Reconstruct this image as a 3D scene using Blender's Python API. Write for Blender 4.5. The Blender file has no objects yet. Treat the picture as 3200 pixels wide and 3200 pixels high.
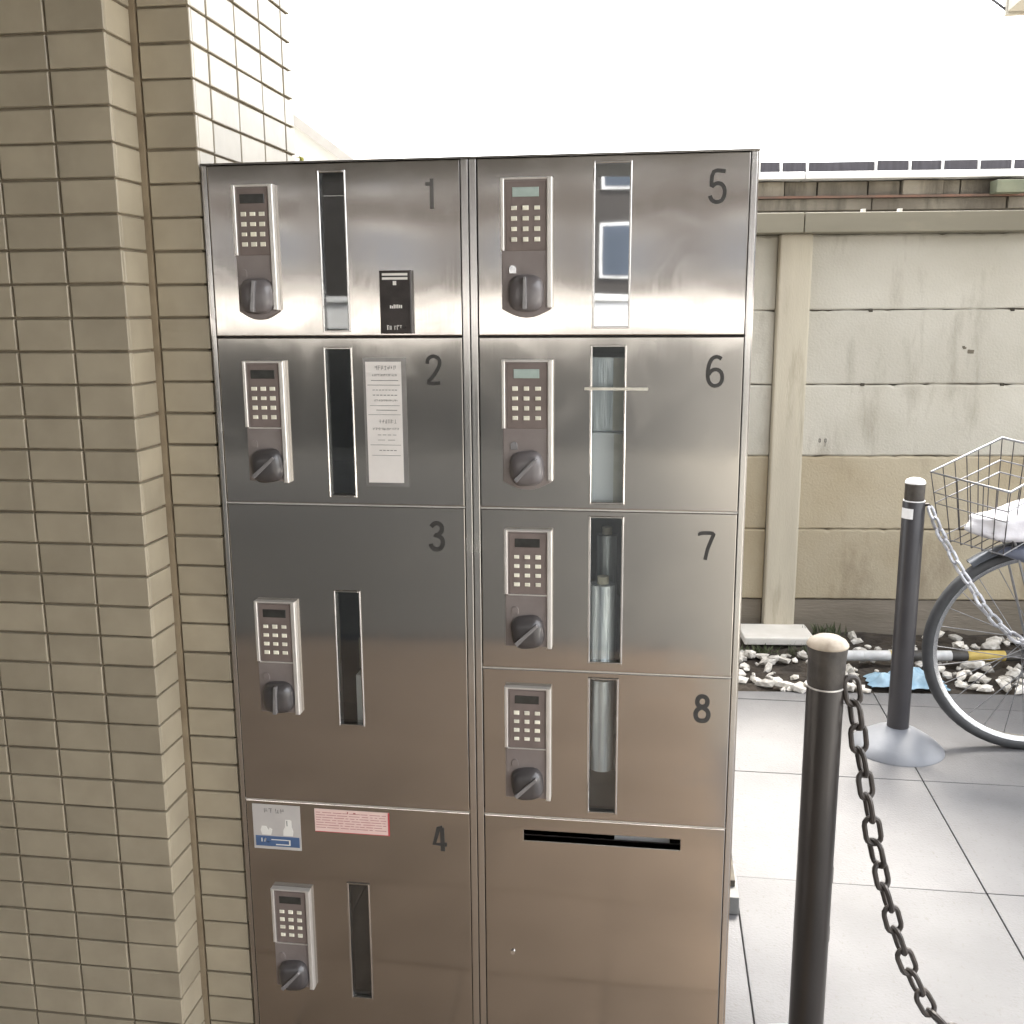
import bpy, bmesh, math, random
from mathutils import Vector, Matrix
R = math.radians
rnd = random.Random(7)
S = bpy.context.scene
COL = S.collection

# ------------------------------------------------------------------ camera
cam = bpy.data.cameras.new("camera")
cam.sensor_width = 36.0
cam.lens = 35.434
cam.clip_start = 0.05
cam.clip_end = 500.0
camo = bpy.data.objects.new("camera", cam)
COL.objects.link(camo)
right = Vector((0.9903311, 0.13858565, -0.0061906))
up = Vector((-0.02114591, 0.19491136, 0.98059289))
fwd = Vector((-0.13710272, 0.97098073, -0.1959573))
m = Matrix((right, up, -fwd)).transposed().to_4x4()
m.translation = Vector((0.69006, -1.5232, 1.38990))
camo.matrix_world = m
S.camera = camo

# ------------------------------------------------------------------ light
SUN_EL, SUN_AZ = 62.0, 25.0            # azimuth clockwise from +Y (towards +X)
world = bpy.data.worlds.new("World")
S.world = world
world.use_nodes = True
wn = world.node_tree.nodes
wl = world.node_tree.links
sky = wn.new("ShaderNodeTexSky")
sky.sky_type = 'NISHITA'
sky.sun_disc = False
sky.sun_elevation = R(SUN_EL)
sky.sun_rotation = R(SUN_AZ)
sky.dust_density = 4.0
sky.air_density = 1.0
sky.ozone_density = 1.0
hs = wn.new("ShaderNodeHueSaturation")
hs.inputs["Saturation"].default_value = 0.16
wl.new(sky.outputs[0], hs.inputs["Color"])
wl.new(hs.outputs[0], wn["Background"].inputs["Color"])
wn["Background"].inputs["Strength"].default_value = 0.15

sd = bpy.data.lights.new("sun", 'SUN')
sd.energy = 1.5
sd.angle = R(16)
sd.color = (1.0, 0.92, 0.79)
so = bpy.data.objects.new("sun", sd)
COL.objects.link(so)
sdir = Vector((math.sin(R(SUN_AZ)) * math.cos(R(SUN_EL)), math.cos(R(SUN_AZ)) * math.cos(R(SUN_EL)), math.sin(R(SUN_EL))))
so.rotation_euler = sdir.to_track_quat('Z', 'Y').to_euler()
so.location = (6, 4, 9)

S.view_settings.view_transform = 'Standard'
S.view_settings.look = 'None'
S.view_settings.gamma = 1.0
S.view_settings.exposure = 3.0
S.view_settings.use_curve_mapping = False


# ------------------------------------------------------------------ materials
def newmat(name):
    mt = bpy.data.materials.new(name)
    mt.use_nodes = True
    nt = mt.node_tree
    return mt, nt.nodes, nt.links, nt.nodes["Principled BSDF"]


def mat(name, c1, c2=None, rough=0.5, metal=0.0, scale=8.0, stretch=(1, 1, 1), detail=5.0, bump=0.0, bscale=None,
        obj_var=0.0, lo=0.35, hi=0.65, rough2=None, aniso=0.0, tangent=None, coat=0.0, dirt=None):
    """Principled material, two colours mixed by object-space noise, optional per-object variation and bump."""
    mt, n, l, b = newmat(name)
    c2 = c2 or c1
    tc = n.new("ShaderNodeTexCoord")
    mp = n.new("ShaderNodeMapping")
    mp.inputs["Scale"].default_value = stretch
    geo = n.new("ShaderNodeNewGeometry")
    l.new(geo.outputs["Position"], mp.inputs[0])
    nz = n.new("ShaderNodeTexNoise")
    nz.inputs["Scale"].default_value = scale
    nz.inputs["Detail"].default_value = detail
    l.new(mp.outputs[0], nz.inputs["Vector"])
    rp = n.new("ShaderNodeMapRange")
    rp.inputs[1].default_value = lo
    rp.inputs[2].default_value = hi
    l.new(nz.outputs[0], rp.inputs[0])
    mx = n.new("ShaderNodeMix")
    mx.data_type = 'RGBA'
    mx.inputs[6].default_value = (*c1, 1)
    mx.inputs[7].default_value = (*c2, 1)
    l.new(rp.outputs[0], mx.inputs[0])
    out = mx.outputs[2]
    if dirt:
        dc, dscale, dlo, dhi, dstretch = dirt
        mp2 = n.new("ShaderNodeMapping")
        mp2.inputs["Scale"].default_value = dstretch
        l.new(geo.outputs["Position"], mp2.inputs[0])
        nz2 = n.new("ShaderNodeTexNoise")
        nz2.inputs["Scale"].default_value = dscale
        nz2.inputs["Detail"].default_value = 7.0
        nz2.inputs["Roughness"].default_value = 0.65
        l.new(mp2.outputs[0], nz2.inputs["Vector"])
        rp2 = n.new("ShaderNodeMapRange")
        rp2.inputs[1].default_value = dlo
        rp2.inputs[2].default_value = dhi
        l.new(nz2.outputs[0], rp2.inputs[0])
        mx2 = n.new("ShaderNodeMix")
        mx2.data_type = 'RGBA'
        mx2.inputs[7].default_value = (*dc, 1)
        l.new(out, mx2.inputs[6])
        l.new(rp2.outputs[0], mx2.inputs[0])
        out = mx2.outputs[2]
    if obj_var:
        oi = n.new("ShaderNodeObjectInfo")
        r1 = n.new("ShaderNodeMapRange")
        r1.inputs[3].default_value = 1 - obj_var
        r1.inputs[4].default_value = 1 + obj_var
        l.new(oi.outputs["Random"], r1.inputs[0])
        hv = n.new("ShaderNodeHueSaturation")
        l.new(r1.outputs[0], hv.inputs["Value"])
        l.new(out, hv.inputs["Color"])
        out = hv.outputs[0]
    l.new(out, b.inputs["Base Color"])
    b.inputs["Roughness"].default_value = rough
    b.inputs["Metallic"].default_value = metal
    if rough2 is not None:
        r2 = n.new("ShaderNodeMapRange")
        r2.inputs[3].default_value = rough
        r2.inputs[4].default_value = rough2
        l.new(nz.outputs[0], r2.inputs[0])
        l.new(r2.outputs[0], b.inputs["Roughness"])
    if coat:
        b.inputs["Coat Weight"].default_value = coat
        b.inputs["Coat Roughness"].default_value = 0.1
    if aniso:
        b.inputs["Anisotropic"].default_value = aniso
        cx = n.new("ShaderNodeCombineXYZ")
        for i in range(3):
            cx.inputs[i].default_value = tangent[i]
        l.new(cx.outputs[0], b.inputs["Tangent"])
    if bump:
        nb = n.new("ShaderNodeTexNoise")
        nb.inputs["Scale"].default_value = bscale or scale * 4
        nb.inputs["Detail"].default_value = 6.0
        l.new(mp.outputs[0], nb.inputs["Vector"])
        bp = n.new("ShaderNodeBump")
        bp.inputs["Strength"].default_value = 1.0
        bp.inputs["Distance"].default_value = bump
        l.new(nb.outputs[0], bp.inputs["Height"])
        l.new(bp.outputs[0], b.inputs["Normal"])
    return mt


def steel(name, base, rough, var, bump=0.004, bscale=2.2):
    """Hairline stainless sheet: fine vertical grain, slight oil-canning of the sheet."""
    mt, n, l, b = newmat(name)
    geo = n.new("ShaderNodeNewGeometry")
    mp = n.new("ShaderNodeMapping")
    mp.inputs["Scale"].default_value = (420, 420, 2.5)
    l.new(geo.outputs["Position"], mp.inputs[0])
    g = n.new("ShaderNodeTexNoise")
    g.inputs["Scale"].default_value = 1.0
    g.inputs["Detail"].default_value = 3.0
    l.new(mp.outputs[0], g.inputs["Vector"])
    rr = n.new("ShaderNodeMapRange")
    rr.inputs[1].default_value = 0.3
    rr.inputs[2].default_value = 0.7
    rr.inputs[3].default_value = rough - var
    rr.inputs[4].default_value = rough + var
    l.new(g.outputs[0], rr.inputs[0])
    l.new(rr.outputs[0], b.inputs["Roughness"])
    sm = n.new("ShaderNodeTexNoise")                       # hand marks and wiped patches
    sm.inputs["Scale"].default_value = 5.0
    sm.inputs["Detail"].default_value = 6.0
    l.new(geo.outputs["Position"], sm.inputs["Vector"])
    mx = n.new("ShaderNodeMix")
    mx.data_type = 'RGBA'
    mx.inputs[6].default_value = (*[c * 0.93 for c in base], 1)
    mx.inputs[7].default_value = (*[min(1, c * 1.05) for c in base], 1)
    l.new(sm.outputs[0], mx.inputs[0])
    l.new(mx.outputs[2], b.inputs["Base Color"])
    s2 = n.new("ShaderNodeTexNoise")
    s2.inputs["Scale"].default_value = 9.0
    s2.inputs["Detail"].default_value = 8.0
    s2.inputs["Distortion"].default_value = 1.2
    l.new(geo.outputs["Position"], s2.inputs["Vector"])
    r3 = n.new("ShaderNodeMapRange")
    r3.inputs[1].default_value = 0.48
    r3.inputs[2].default_value = 0.72
    r3.inputs[3].default_value = 0.0
    r3.inputs[4].default_value = 0.07
    l.new(s2.outputs[0], r3.inputs[0])
    ad = n.new("ShaderNodeMath")
    l.new(rr.outputs[0], ad.inputs[0])
    l.new(r3.outputs[0], ad.inputs[1])
    l.new(ad.outputs[0], b.inputs["Roughness"])
    b.inputs["Metallic"].default_value = 1.0
    b.inputs["Anisotropic"].default_value = 0.75
    cx = n.new("ShaderNodeCombineXYZ")
    cx.inputs[0].default_value = 1.0
    l.new(cx.outputs[0], b.inputs["Tangent"])
    if bump:
        w = n.new("ShaderNodeTexNoise")
        w.inputs["Scale"].default_value = bscale
        w.inputs["Detail"].default_value = 1.0
        l.new(geo.outputs["Position"], w.inputs["Vector"])
        bp = n.new("ShaderNodeBump")
        bp.inputs["Strength"].default_value = 1.0
        bp.inputs["Distance"].default_value = bump
        l.new(w.outputs[0], bp.inputs["Height"])
        l.new(bp.outputs[0], b.inputs["Normal"])
    return mt


def glassmat(name, tint, fac, rough=0.02):
    mt, n, l, b = newmat(name)
    n.remove(b)
    out = n["Material Output"]
    tr = n.new("ShaderNodeBsdfTransparent")
    tr.inputs[0].default_value = (*tint, 1)
    gl = n.new("ShaderNodeBsdfGlossy")
    gl.inputs["Roughness"].default_value = rough
    gl.inputs["Color"].default_value = (0.95, 0.97, 1.0, 1)
    geo = n.new("ShaderNodeNewGeometry")
    w = n.new("ShaderNodeTexNoise")
    w.inputs["Scale"].default_value = 6.0
    w.inputs["Detail"].default_value = 1.0
    l.new(geo.outputs["Position"], w.inputs["Vector"])
    bp = n.new("ShaderNodeBump")
    bp.inputs["Distance"].default_value = 0.0002
    l.new(w.outputs[0], bp.inputs["Height"])
    l.new(bp.outputs[0], gl.inputs["Normal"])
    ms = n.new("ShaderNodeMixShader")
    ms.inputs[0].default_value = fac
    l.new(tr.outputs[0], ms.inputs[1])
    l.new(gl.outputs[0], ms.inputs[2])
    l.new(ms.outputs[0], out.inputs[0])
    return mt


M = {}
M['tile'] = mat('tile_glaze', (0.375, 0.325, 0.238), (0.325, 0.280, 0.204), rough=0.36, scale=14, obj_var=0.085, bump=0.0006, bscale=22,
                dirt=((0.29, 0.25, 0.185), 5.0, 0.60, 0.85, (1, 1, 0.35)))
M['grout'] = mat('grout', (0.27, 0.225, 0.16), (0.20, 0.165, 0.115), rough=0.95, scale=30)
M['sealant'] = mat('sealant', (0.30, 0.24, 0.16), (0.22, 0.17, 0.11), rough=0.6, scale=20)
M['steel'] = steel('stainless_hairline', (0.56, 0.53, 0.50), 0.10, 0.010)
M['steel_frame'] = steel('stainless_frame', (0.66, 0.64, 0.62), 0.20, 0.03, bump=0.0015, bscale=3)
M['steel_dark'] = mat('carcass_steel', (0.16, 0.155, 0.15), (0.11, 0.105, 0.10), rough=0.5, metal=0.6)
M['bezel'] = mat('satin_bezel', (0.80, 0.77, 0.73), (0.74, 0.71, 0.67), rough=0.30, metal=0.6, scale=40)
M['plate'] = mat('lock_plate_paint', (0.27, 0.235, 0.22), (0.235, 0.20, 0.19), rough=0.36, metal=0.25, scale=25, bump=0.0001, bscale=300)
M['keypad'] = mat('keypad_membrane', (0.20, 0.160, 0.145), (0.17, 0.135, 0.12), rough=0.42, scale=40)
M['key'] = mat('key_ivory', (0.86, 0.83, 0.70), (0.80, 0.77, 0.63), rough=0.4, scale=60, obj_var=0.14)
M['lcd'] = mat('display_glass', (0.035, 0.033, 0.03), (0.05, 0.05, 0.045), rough=0.12, scale=60)
M['lcd_pale'] = mat('display_glass_pale', (0.36, 0.44, 0.40), (0.42, 0.50, 0.46), rough=0.15, scale=60)
M['knob'] = mat('knob_plastic', (0.075, 0.068, 0.068), (0.058, 0.053, 0.053), rough=0.28, scale=30, coat=0.4)
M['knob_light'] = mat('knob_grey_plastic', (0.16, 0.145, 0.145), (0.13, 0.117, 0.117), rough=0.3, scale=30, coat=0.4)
M['ridge'] = mat('knob_ridge', (0.30, 0.29, 0.29), (0.24, 0.23, 0.23), rough=0.25, metal=0.3)
M['chrome'] = mat('chrome', (0.85, 0.85, 0.85), rough=0.15, metal=1.0)
M['pane'] = glassmat('locker_pane', (0.88, 0.90, 0.90), 0.085)
M['pane_bright'] = glassmat('locker_pane_glossy', (0.80, 0.82, 0.84), 0.34)
M['ink'] = mat('ink', (0.035, 0.033, 0.03), (0.05, 0.048, 0.045), rough=0.5, scale=90)
M['ink_pale'] = mat('ink_faded', (0.20, 0.19, 0.18), (0.26, 0.25, 0.235), rough=0.5, scale=90)
M['ink_mid'] = mat('ink_worn', (0.10, 0.095, 0.09), (0.13, 0.125, 0.118), rough=0.5, scale=90)
M['paper'] = mat('paper', (0.82, 0.78, 0.74), (0.76, 0.72, 0.68), rough=0.7, scale=20)
M['film'] = mat('clear_film_backing', (0.34, 0.325, 0.31), (0.30, 0.285, 0.27), rough=0.2, metal=0.5, scale=10)
M['pink'] = mat('pink_paper', (0.84, 0.64, 0.58), (0.80, 0.58, 0.53), rough=0.6, scale=30)
M['red'] = mat('red_print', (0.55, 0.07, 0.08), rough=0.6)
M['redink'] = mat('red_fine_print', (0.45, 0.16, 0.15), rough=0.6)
M['stick'] = mat('sticker_base', (0.56, 0.53, 0.50), (0.50, 0.47, 0.45), rough=0.35, scale=20)
M['blue'] = mat('blue_print', (0.07, 0.12, 0.24), (0.09, 0.15, 0.28), rough=0.4, scale=30)
M['white'] = mat('white_print', (0.82, 0.80, 0.75), (0.78, 0.76, 0.70), rough=0.5)
M['black'] = mat('black_plastic', (0.028, 0.023, 0.021), (0.045, 0.037, 0.034), rough=0.38, scale=50, bump=0.0003, bscale=400)
M['tape'] = mat('masking_tape', (0.70, 0.67, 0.58), (0.60, 0.57, 0.48), rough=0.7, scale=60)
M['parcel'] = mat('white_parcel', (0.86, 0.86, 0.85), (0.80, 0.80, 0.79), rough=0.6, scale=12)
M['carton'] = mat('carton', (0.62, 0.55, 0.42), (0.55, 0.48, 0.36), rough=0.8, scale=20)
M['streaks'] = mat('reflection_streaks', (0.87, 0.89, 0.90), (0.55, 0.58, 0.61), rough=0.14, metal=0.55, scale=20, stretch=(7, 7, 0.35), bump=0.0012, bscale=40)  # pale vertical streaks in the colour imitate reflections in the panes
M['paver'] = mat('paver_stone', (0.118, 0.117, 0.120), (0.097, 0.096, 0.099), rough=0.75, scale=4, obj_var=0.04, bump=0.0012, bscale=160,
                 dirt=((0.085, 0.080, 0.076), 95.0, 0.57, 0.74, (1, 0.55, 1)))
M['joint'] = mat('paver_joint', (0.11, 0.108, 0.106), (0.08, 0.078, 0.077), rough=0.95)
M['kerb'] = mat('kerb_concrete', (0.78, 0.75, 0.70), (0.70, 0.67, 0.61), rough=0.85, scale=12, bump=0.002)
M['floor'] = mat('brown_floor', (0.235, 0.178, 0.127), (0.198, 0.149, 0.105), rough=0.6, scale=5, obj_var=0.08)
M['asphalt'] = mat('asphalt', (0.17, 0.165, 0.15), (0.14, 0.135, 0.12), rough=0.9, scale=60, bump=0.002)
M['soil'] = mat('soil', (0.060, 0.048, 0.036), (0.028, 0.022, 0.017), rough=1.0, scale=14, bump=0.012, bscale=40)
M['stone'] = mat('gravel_stone', (0.68, 0.655, 0.61), (0.42, 0.39, 0.34), rough=0.9, scale=45, obj_var=0.32, bump=0.003, bscale=60)
M['panel'] = mat('retaining_concrete', (0.52, 0.495, 0.43), (0.44, 0.415, 0.35), rough=0.9, scale=2.6, obj_var=0.07, bump=0.0022, bscale=110,
                 dirt=((0.20, 0.165, 0.12), 3.4, 0.54, 0.84, (1.7, 1.7, 0.40)))
M['panel_tan'] = mat('retaining_concrete_tan', (0.43, 0.375, 0.275), (0.36, 0.30, 0.20), rough=0.9, scale=2.2, obj_var=0.05, bump=0.0022, bscale=110,
                     dirt=((0.19, 0.15, 0.10), 3.0, 0.55, 0.82, (1.4, 1.4, 0.5)))
M['panel_low'] = mat('footing_concrete', (0.235, 0.205, 0.165), (0.18, 0.155, 0.12), rough=0.95, scale=6, stretch=(0.4, 0.4, 2), bump=0.003, bscale=60)
M['column'] = mat('column_concrete', (0.52, 0.475, 0.375), (0.455, 0.41, 0.325), rough=0.85, scale=4, stretch=(3, 3, 0.5), bump=0.0012, bscale=90,
                  dirt=((0.27, 0.225, 0.16), 5.0, 0.55, 0.8, (3, 3, 0.4)))
M['beam'] = mat('painted_beam', (0.215, 0.195, 0.145), (0.185, 0.167, 0.122), rough=0.7, scale=3, stretch=(0.5, 0.5, 3), bump=0.0006,
                dirt=((0.25, 0.22, 0.16), 6.0, 0.6, 0.85, (0.6, 0.6, 2)))
M['dark_shade'] = mat('shade_tone', (0.045, 0.04, 0.03), (0.08, 0.07, 0.055), rough=1.0, scale=30)  # near-black: shaded building base and bolt holes painted dark
M['old'] = mat('old_concrete', (0.15, 0.132, 0.10), (0.095, 0.08, 0.06), rough=0.95, scale=2.0, obj_var=0.22, bump=0.006, bscale=20,
               dirt=((0.05, 0.042, 0.03), 2.2, 0.47, 0.70, (2.2, 2.2, 0.5)))
M['rust'] = mat('rusty_strip', (0.11, 0.058, 0.038), (0.07, 0.045, 0.032), rough=0.9, scale=5)
M['green'] = mat('green_cabinet', (0.12, 0.125, 0.08), (0.08, 0.085, 0.055), rough=0.8, scale=5)
M['gutter'] = mat('white_gutter', (0.55, 0.54, 0.52), (0.47, 0.46, 0.44), rough=0.5, scale=3, dirt=((0.25, 0.23, 0.2), 2.0, 0.58, 0.8, (2, 2, .5)))
M['dkpanel'] = mat('roof_glass', (0.022, 0.020, 0.024), (0.035, 0.032, 0.038), rough=0.8, scale=4, stretch=(6, 6, 1))
M['render_white'] = mat('white_render', (0.80, 0.78, 0.72), (0.76, 0.74, 0.68), rough=0.9, scale=3)
M['verge'] = mat('verge_board', (0.42, 0.39, 0.35), (0.38, 0.35, 0.31), rough=0.8)
M['soffit'] = mat('beige_soffit', (0.46, 0.43, 0.36), (0.42, 0.39, 0.33), rough=0.8, scale=3)
M['ceil'] = mat('ceiling_board', (0.16, 0.15, 0.135), (0.14, 0.13, 0.118), rough=0.9, scale=2)
M['brownwall'] = mat('brown_cladding', (0.034, 0.029, 0.025), (0.027, 0.023, 0.02), rough=0.8, scale=1.5)
M['whitewall'] = mat('band_wall_white', (0.86, 0.85, 0.83), (0.84, 0.83, 0.81), rough=0.85, scale=1.5)
M['winglass'] = mat('window_glass', (0.035, 0.045, 0.06), (0.05, 0.06, 0.08), rough=0.35, scale=1)
M['bollard_near'] = mat('bollard_black', (0.030, 0.025, 0.022), (0.020, 0.017, 0.015), rough=0.30, scale=14, stretch=(1, 1, 0.3), bump=0.0002, bscale=80)
M['bollard_head'] = mat('bollard_head', (0.035, 0.03, 0.026), (0.065, 0.057, 0.048), rough=0.38, scale=40, bump=0.0012, bscale=70)
M['cap'] = mat('bollard_cap', (0.48, 0.41, 0.32), (0.30, 0.25, 0.19), rough=0.5, scale=30, bump=0.001, bscale=60)
M['bollard_far'] = mat('bollard_grey', (0.036, 0.034, 0.037), (0.030, 0.028, 0.031), rough=0.38, scale=14)
M['cone'] = mat('bollard_cone', (0.17, 0.178, 0.195), (0.15, 0.158, 0.175), rough=0.42, scale=10, bump=0.0006)
M['reflector'] = mat('white_reflector', (0.85, 0.85, 0.85), rough=0.3)
M['cap_white'] = mat('white_cap', (0.85, 0.84, 0.82), (0.78, 0.77, 0.75), rough=0.4)
M['chain_black'] = mat('chain_black', (0.028, 0.023, 0.020), (0.05, 0.04, 0.033), rough=0.45, scale=80, obj_var=0.2)
M['chain_pale'] = mat('chain_galvanised', (0.50, 0.51, 0.54), (0.28, 0.28, 0.30), rough=0.4, metal=0.4, scale=50, obj_var=0.15)
M['tyre'] = mat('tyre', (0.055, 0.056, 0.058), (0.040, 0.041, 0.043), rough=0.6, scale=30)
M['rim'] = mat('wheel_rim', (0.60, 0.60, 0.60), (0.50, 0.50, 0.50), rough=0.25, metal=0.9)
M['fender'] = mat('fender_paint', (0.10, 0.11, 0.125), (0.08, 0.088, 0.10), rough=0.25, scale=10, coat=0.5)
M['bikeframe'] = mat('bike_frame_paint', (0.12, 0.135, 0.18), (0.10, 0.11, 0.15), rough=0.3, scale=10, coat=0.5)
M['wire'] = mat('basket_wire', (0.26, 0.26, 0.265), (0.20, 0.20, 0.205), rough=0.35, metal=0.5, scale=50)
M['wire_dark'] = mat('basket_wire_dark', (0.06, 0.055, 0.055), (0.09, 0.085, 0.085), rough=0.45, metal=0.5, scale=50)
M['cloth'] = mat('white_cloth', (0.82, 0.81, 0.83), (0.74, 0.72, 0.76), rough=0.9, scale=9, bump=0.006, bscale=24,
                 dirt=((0.17, 0.10, 0.14), 11.0, 0.58, 0.72, (1, 1, 2)))
M['tarp'] = mat('blue_tarp', (0.22, 0.36, 0.47), (0.33, 0.47, 0.57), rough=0.4, scale=12, bump=0.004, bscale=30)
M['yellow'] = mat('yellow_band', (0.50, 0.37, 0.10), (0.40, 0.29, 0.07), rough=0.5, scale=20)
M['blackband'] = mat('black_band', (0.035, 0.033, 0.032), (0.06, 0.055, 0.05), rough=0.5, scale=20)
M['greyband'] = mat('worn_white_band', (0.62, 0.62, 0.62), (0.45, 0.45, 0.45), rough=0.5, scale=20)
M['leaf'] = mat('weed_leaf', (0.06, 0.075, 0.035), (0.10, 0.11, 0.06), rough=0.8, scale=20, obj_var=0.2)
M['leaf_yellow'] = mat('yellow_leaf', (0.42, 0.40, 0.08), (0.34, 0.36, 0.07), rough=0.7, scale=20)
M['bark'] = mat('bark', (0.14, 0.10, 0.07), (0.09, 0.065, 0.045), rough=0.9, scale=20)
M['rubber'] = mat('rubber_pad', (0.05, 0.043, 0.035), (0.09, 0.08, 0.06), rough=0.9, scale=40)
M['block'] = mat('grey_block', (0.17, 0.17, 0.165), (0.14, 0.14, 0.135), rough=0.8, scale=20)
M['saddle'] = mat('saddle', (0.03, 0.028, 0.027), rough=0.5)


# ------------------------------------------------------------------ mesh helpers
class MB:
    def __init__(self):
        self.v, self.f = [], []

    def add(self, vs, fs):
        o = len(self.v)
        self.v += [Vector(p) for p in vs]
        self.f += [tuple(i + o for i in f) for f in fs]
        return self

    def box(self, x0, x1, y0, y1, z0, z1):
        vs = [(x0, y0, z0), (x1, y0, z0), (x1, y1, z0), (x0, y1, z0), (x0, y0, z1), (x1, y0, z1), (x1, y1, z1), (x0, y1, z1)]
        return self.add(vs, [(0, 3, 2, 1), (4, 5, 6, 7), (0, 1, 5, 4), (1, 2, 6, 5), (2, 3, 7, 6), (3, 0, 4, 7)])

    def cbox(self, x0, x1, y0, y1, z0, z1, c=0.0015):
        """box whose front (-y) edges are chamfered by c"""
        a = [(x0, y1, z0), (x1, y1, z0), (x1, y1, z1), (x0, y1, z1)]
        b = [(x0, y0 + c, z0), (x1, y0 + c, z0), (x1, y0 + c, z1), (x0, y0 + c, z1)]
        d = [(x0 + c, y0, z0 + c), (x1 - c, y0, z0 + c), (x1 - c, y0, z1 - c), (x0 + c, y0, z1 - c)]
        fs = [(0, 3, 2, 1)]
        for i in range(4):
            j = (i + 1) % 4
            fs += [(i, j, 4 + j, 4 + i), (4 + i, 4 + j, 8 + j, 8 + i)]
        fs += [(8, 9, 10, 11)]
        return self.add(a + b + d, fs)

    def tube(self, pts, r, n=8, closed=False, caps=True):
        pts = [Vector(p) for p in pts]
        k = len(pts)
        rs = r if isinstance(r, (list, tuple)) else [r] * k
        rings = []
        ref = None
        for i in range(k):
            a = pts[(i - 1) % k] if (closed or i > 0) else pts[i]
            b = pts[(i + 1) % k] if (closed or i < k - 1) else pts[i]
            t = (b - a).normalized()
            if ref is None:
                ref = Vector((0, 0, 1)) if abs(t.z) < 0.9 else Vector((1, 0, 0))
            u = (ref - t * ref.dot(t)).normalized()
            w = t.cross(u)
            ref = u
            rings.append([pts[i] + (u * math.cos(2 * math.pi * j / n) + w * math.sin(2 * math.pi * j / n)) * rs[i] for j in range(n)])
        o = [p for rg in rings for p in rg]
        fs = []
        for i in range(k if closed else k - 1):
            i2 = (i + 1) % k
            for j in range(n):
                j2 = (j + 1) % n
                fs.append((i * n + j, i * n + j2, i2 * n + j2, i2 * n + j))
        if caps and not closed:
            fs.append(tuple(range(n))[::-1])
            fs.append(tuple((k - 1) * n + j for j in range(n)))
        return self.add(o, fs)

    def lathe(self, c, prof, n=32):
        """prof: (radius, z) from bottom to top about the vertical axis through c"""
        o, fs = [], []
        for r, z in prof:
            for j in range(n):
                a = 2 * math.pi * j / n
                o.append((c[0] + r * math.cos(a), c[1] + r * math.sin(a), c[2] + z))
        k = len(prof)
        for i in range(k - 1):
            for j in range(n):
                j2 = (j + 1) % n
                fs.append((i * n + j, i * n + j2, (i + 1) * n + j2, (i + 1) * n + j))
        fs.append(tuple(range(n))[::-1])
        fs.append(tuple((k - 1) * n + j for j in range(n)))
        return self.add(o, fs)

    def prism(self, poly, y0, y1):
        """poly in (x,z), counter-clockwise seen from -y; extruded y0 (front) to y1"""
        k = len(poly)
        o = [(x, y0, z) for x, z in poly] + [(x, y1, z) for x, z in poly]
        fs = [tuple(range(k)), tuple(range(2 * k - 1, k - 1, -1))]
        for i in range(k):
            j = (i + 1) % k
            fs.append((i, k + i, k + j, j))
        return self.add(o, fs)

    def ribbon(self, pts, w, y0, y1):
        """flat stroke of width w through (x,z) points, mitred"""
        P = [Vector((a, b)) for a, b in pts]
        L, Rr = [], []
        for i, p in enumerate(P):
            a = P[max(0, i - 1)]
            b = P[min(len(P) - 1, i + 1)]
            t = (b - a).normalized()
            nn = Vector((-t.y, t.x))
            L.append(p + nn * w / 2)
            Rr.append(p - nn * w / 2)
        k = len(P)
        vs = [(q.x, y0 - 8e-6 * (n_ % len(P)), q.y) for n_, q in enumerate(L + Rr)] + [(q.x, y1, q.y) for q in L + Rr]
        fs = []
        for i in range(k - 1):
            fs.append((i, k + i, k + i + 1, i + 1))
            fs.append((i, i + 1, 2 * k + i + 1, 2 * k + i))
            fs.append((k + i, 3 * k + i, 3 * k + i + 1, k + i + 1))
        fs.append((0, 2 * k, 3 * k, k))
        fs.append((k - 1, 2 * k - 1, 4 * k - 1, 3 * k - 1))
        return self.add(vs, fs)


def mesh(name, mb, m, smooth=False, bevel=0.0, off=(0, 0, 0), seg=2):
    me = bpy.data.meshes.new(name)
    o = Vector(off)
    me.from_pydata([p - o for p in mb.v], [], mb.f)
    bm = bmesh.new()
    bm.from_mesh(me)
    bmesh.ops.recalc_face_normals(bm, faces=bm.faces)
    if bevel:
        es = [e for e in bm.edges if len(e.link_faces) == 2 and e.calc_face_angle(0) > R(35)]
        bmesh.ops.bevel(bm, geom=es, offset=bevel, segments=seg, affect='EDGES', profile=0.6)
    bm.to_mesh(me)
    bm.free()
    me.materials.append(m)
    if smooth:
        for p in me.polygons:
            p.use_smooth = True
        try:
            me.set_sharp_from_angle(angle=R(smooth if smooth is not True else 40))
        except Exception:
            pass
    return me


def wloc(o):
    v = Vector((0, 0, 0))
    while o is not None:
        v += Vector(o.location)
        o = o.parent
    return v


def link(name, me, parent=None, loc=(0, 0, 0)):
    o = bpy.data.objects.new(name, me)
    COL.objects.link(o)
    o.parent = parent
    o.location = loc
    return o


def part(name, mb, m, parent, smooth=False, bevel=0.0, label=None, seg=2):
    """a part: geometry given in world coordinates"""
    o = link(name, mesh(name, mb, m, smooth, bevel, wloc(parent), seg), parent)
    if label:
        o['label'] = label
    return o


def tag(o, label, cat, group=None):
    o['label'] = label
    o['category'] = cat
    if group:
        o['group'] = group
    return o


def thing(name, label, cat, loc=(0, 0, 0), group=None):
    return tag(link(name, None, None, loc), label, cat, group)


def single(name, mb, m, label, cat, smooth=False, bevel=0.0, loc=(0, 0, 0), group=None):
    return tag(link(name, mesh(name, mb, m, smooth, bevel, loc), None, loc), label, cat, group)


def struct(name, mb, m, bevel=0.0):
    o = link(name, mesh(name, mb, m, False, bevel))
    o['kind'] = 'structure'
    return o


# ================================================================== SETTING
struct('ground', MB().box(-120, 120, -120, 120, -0.6, -0.056), M['asphalt'])

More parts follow.
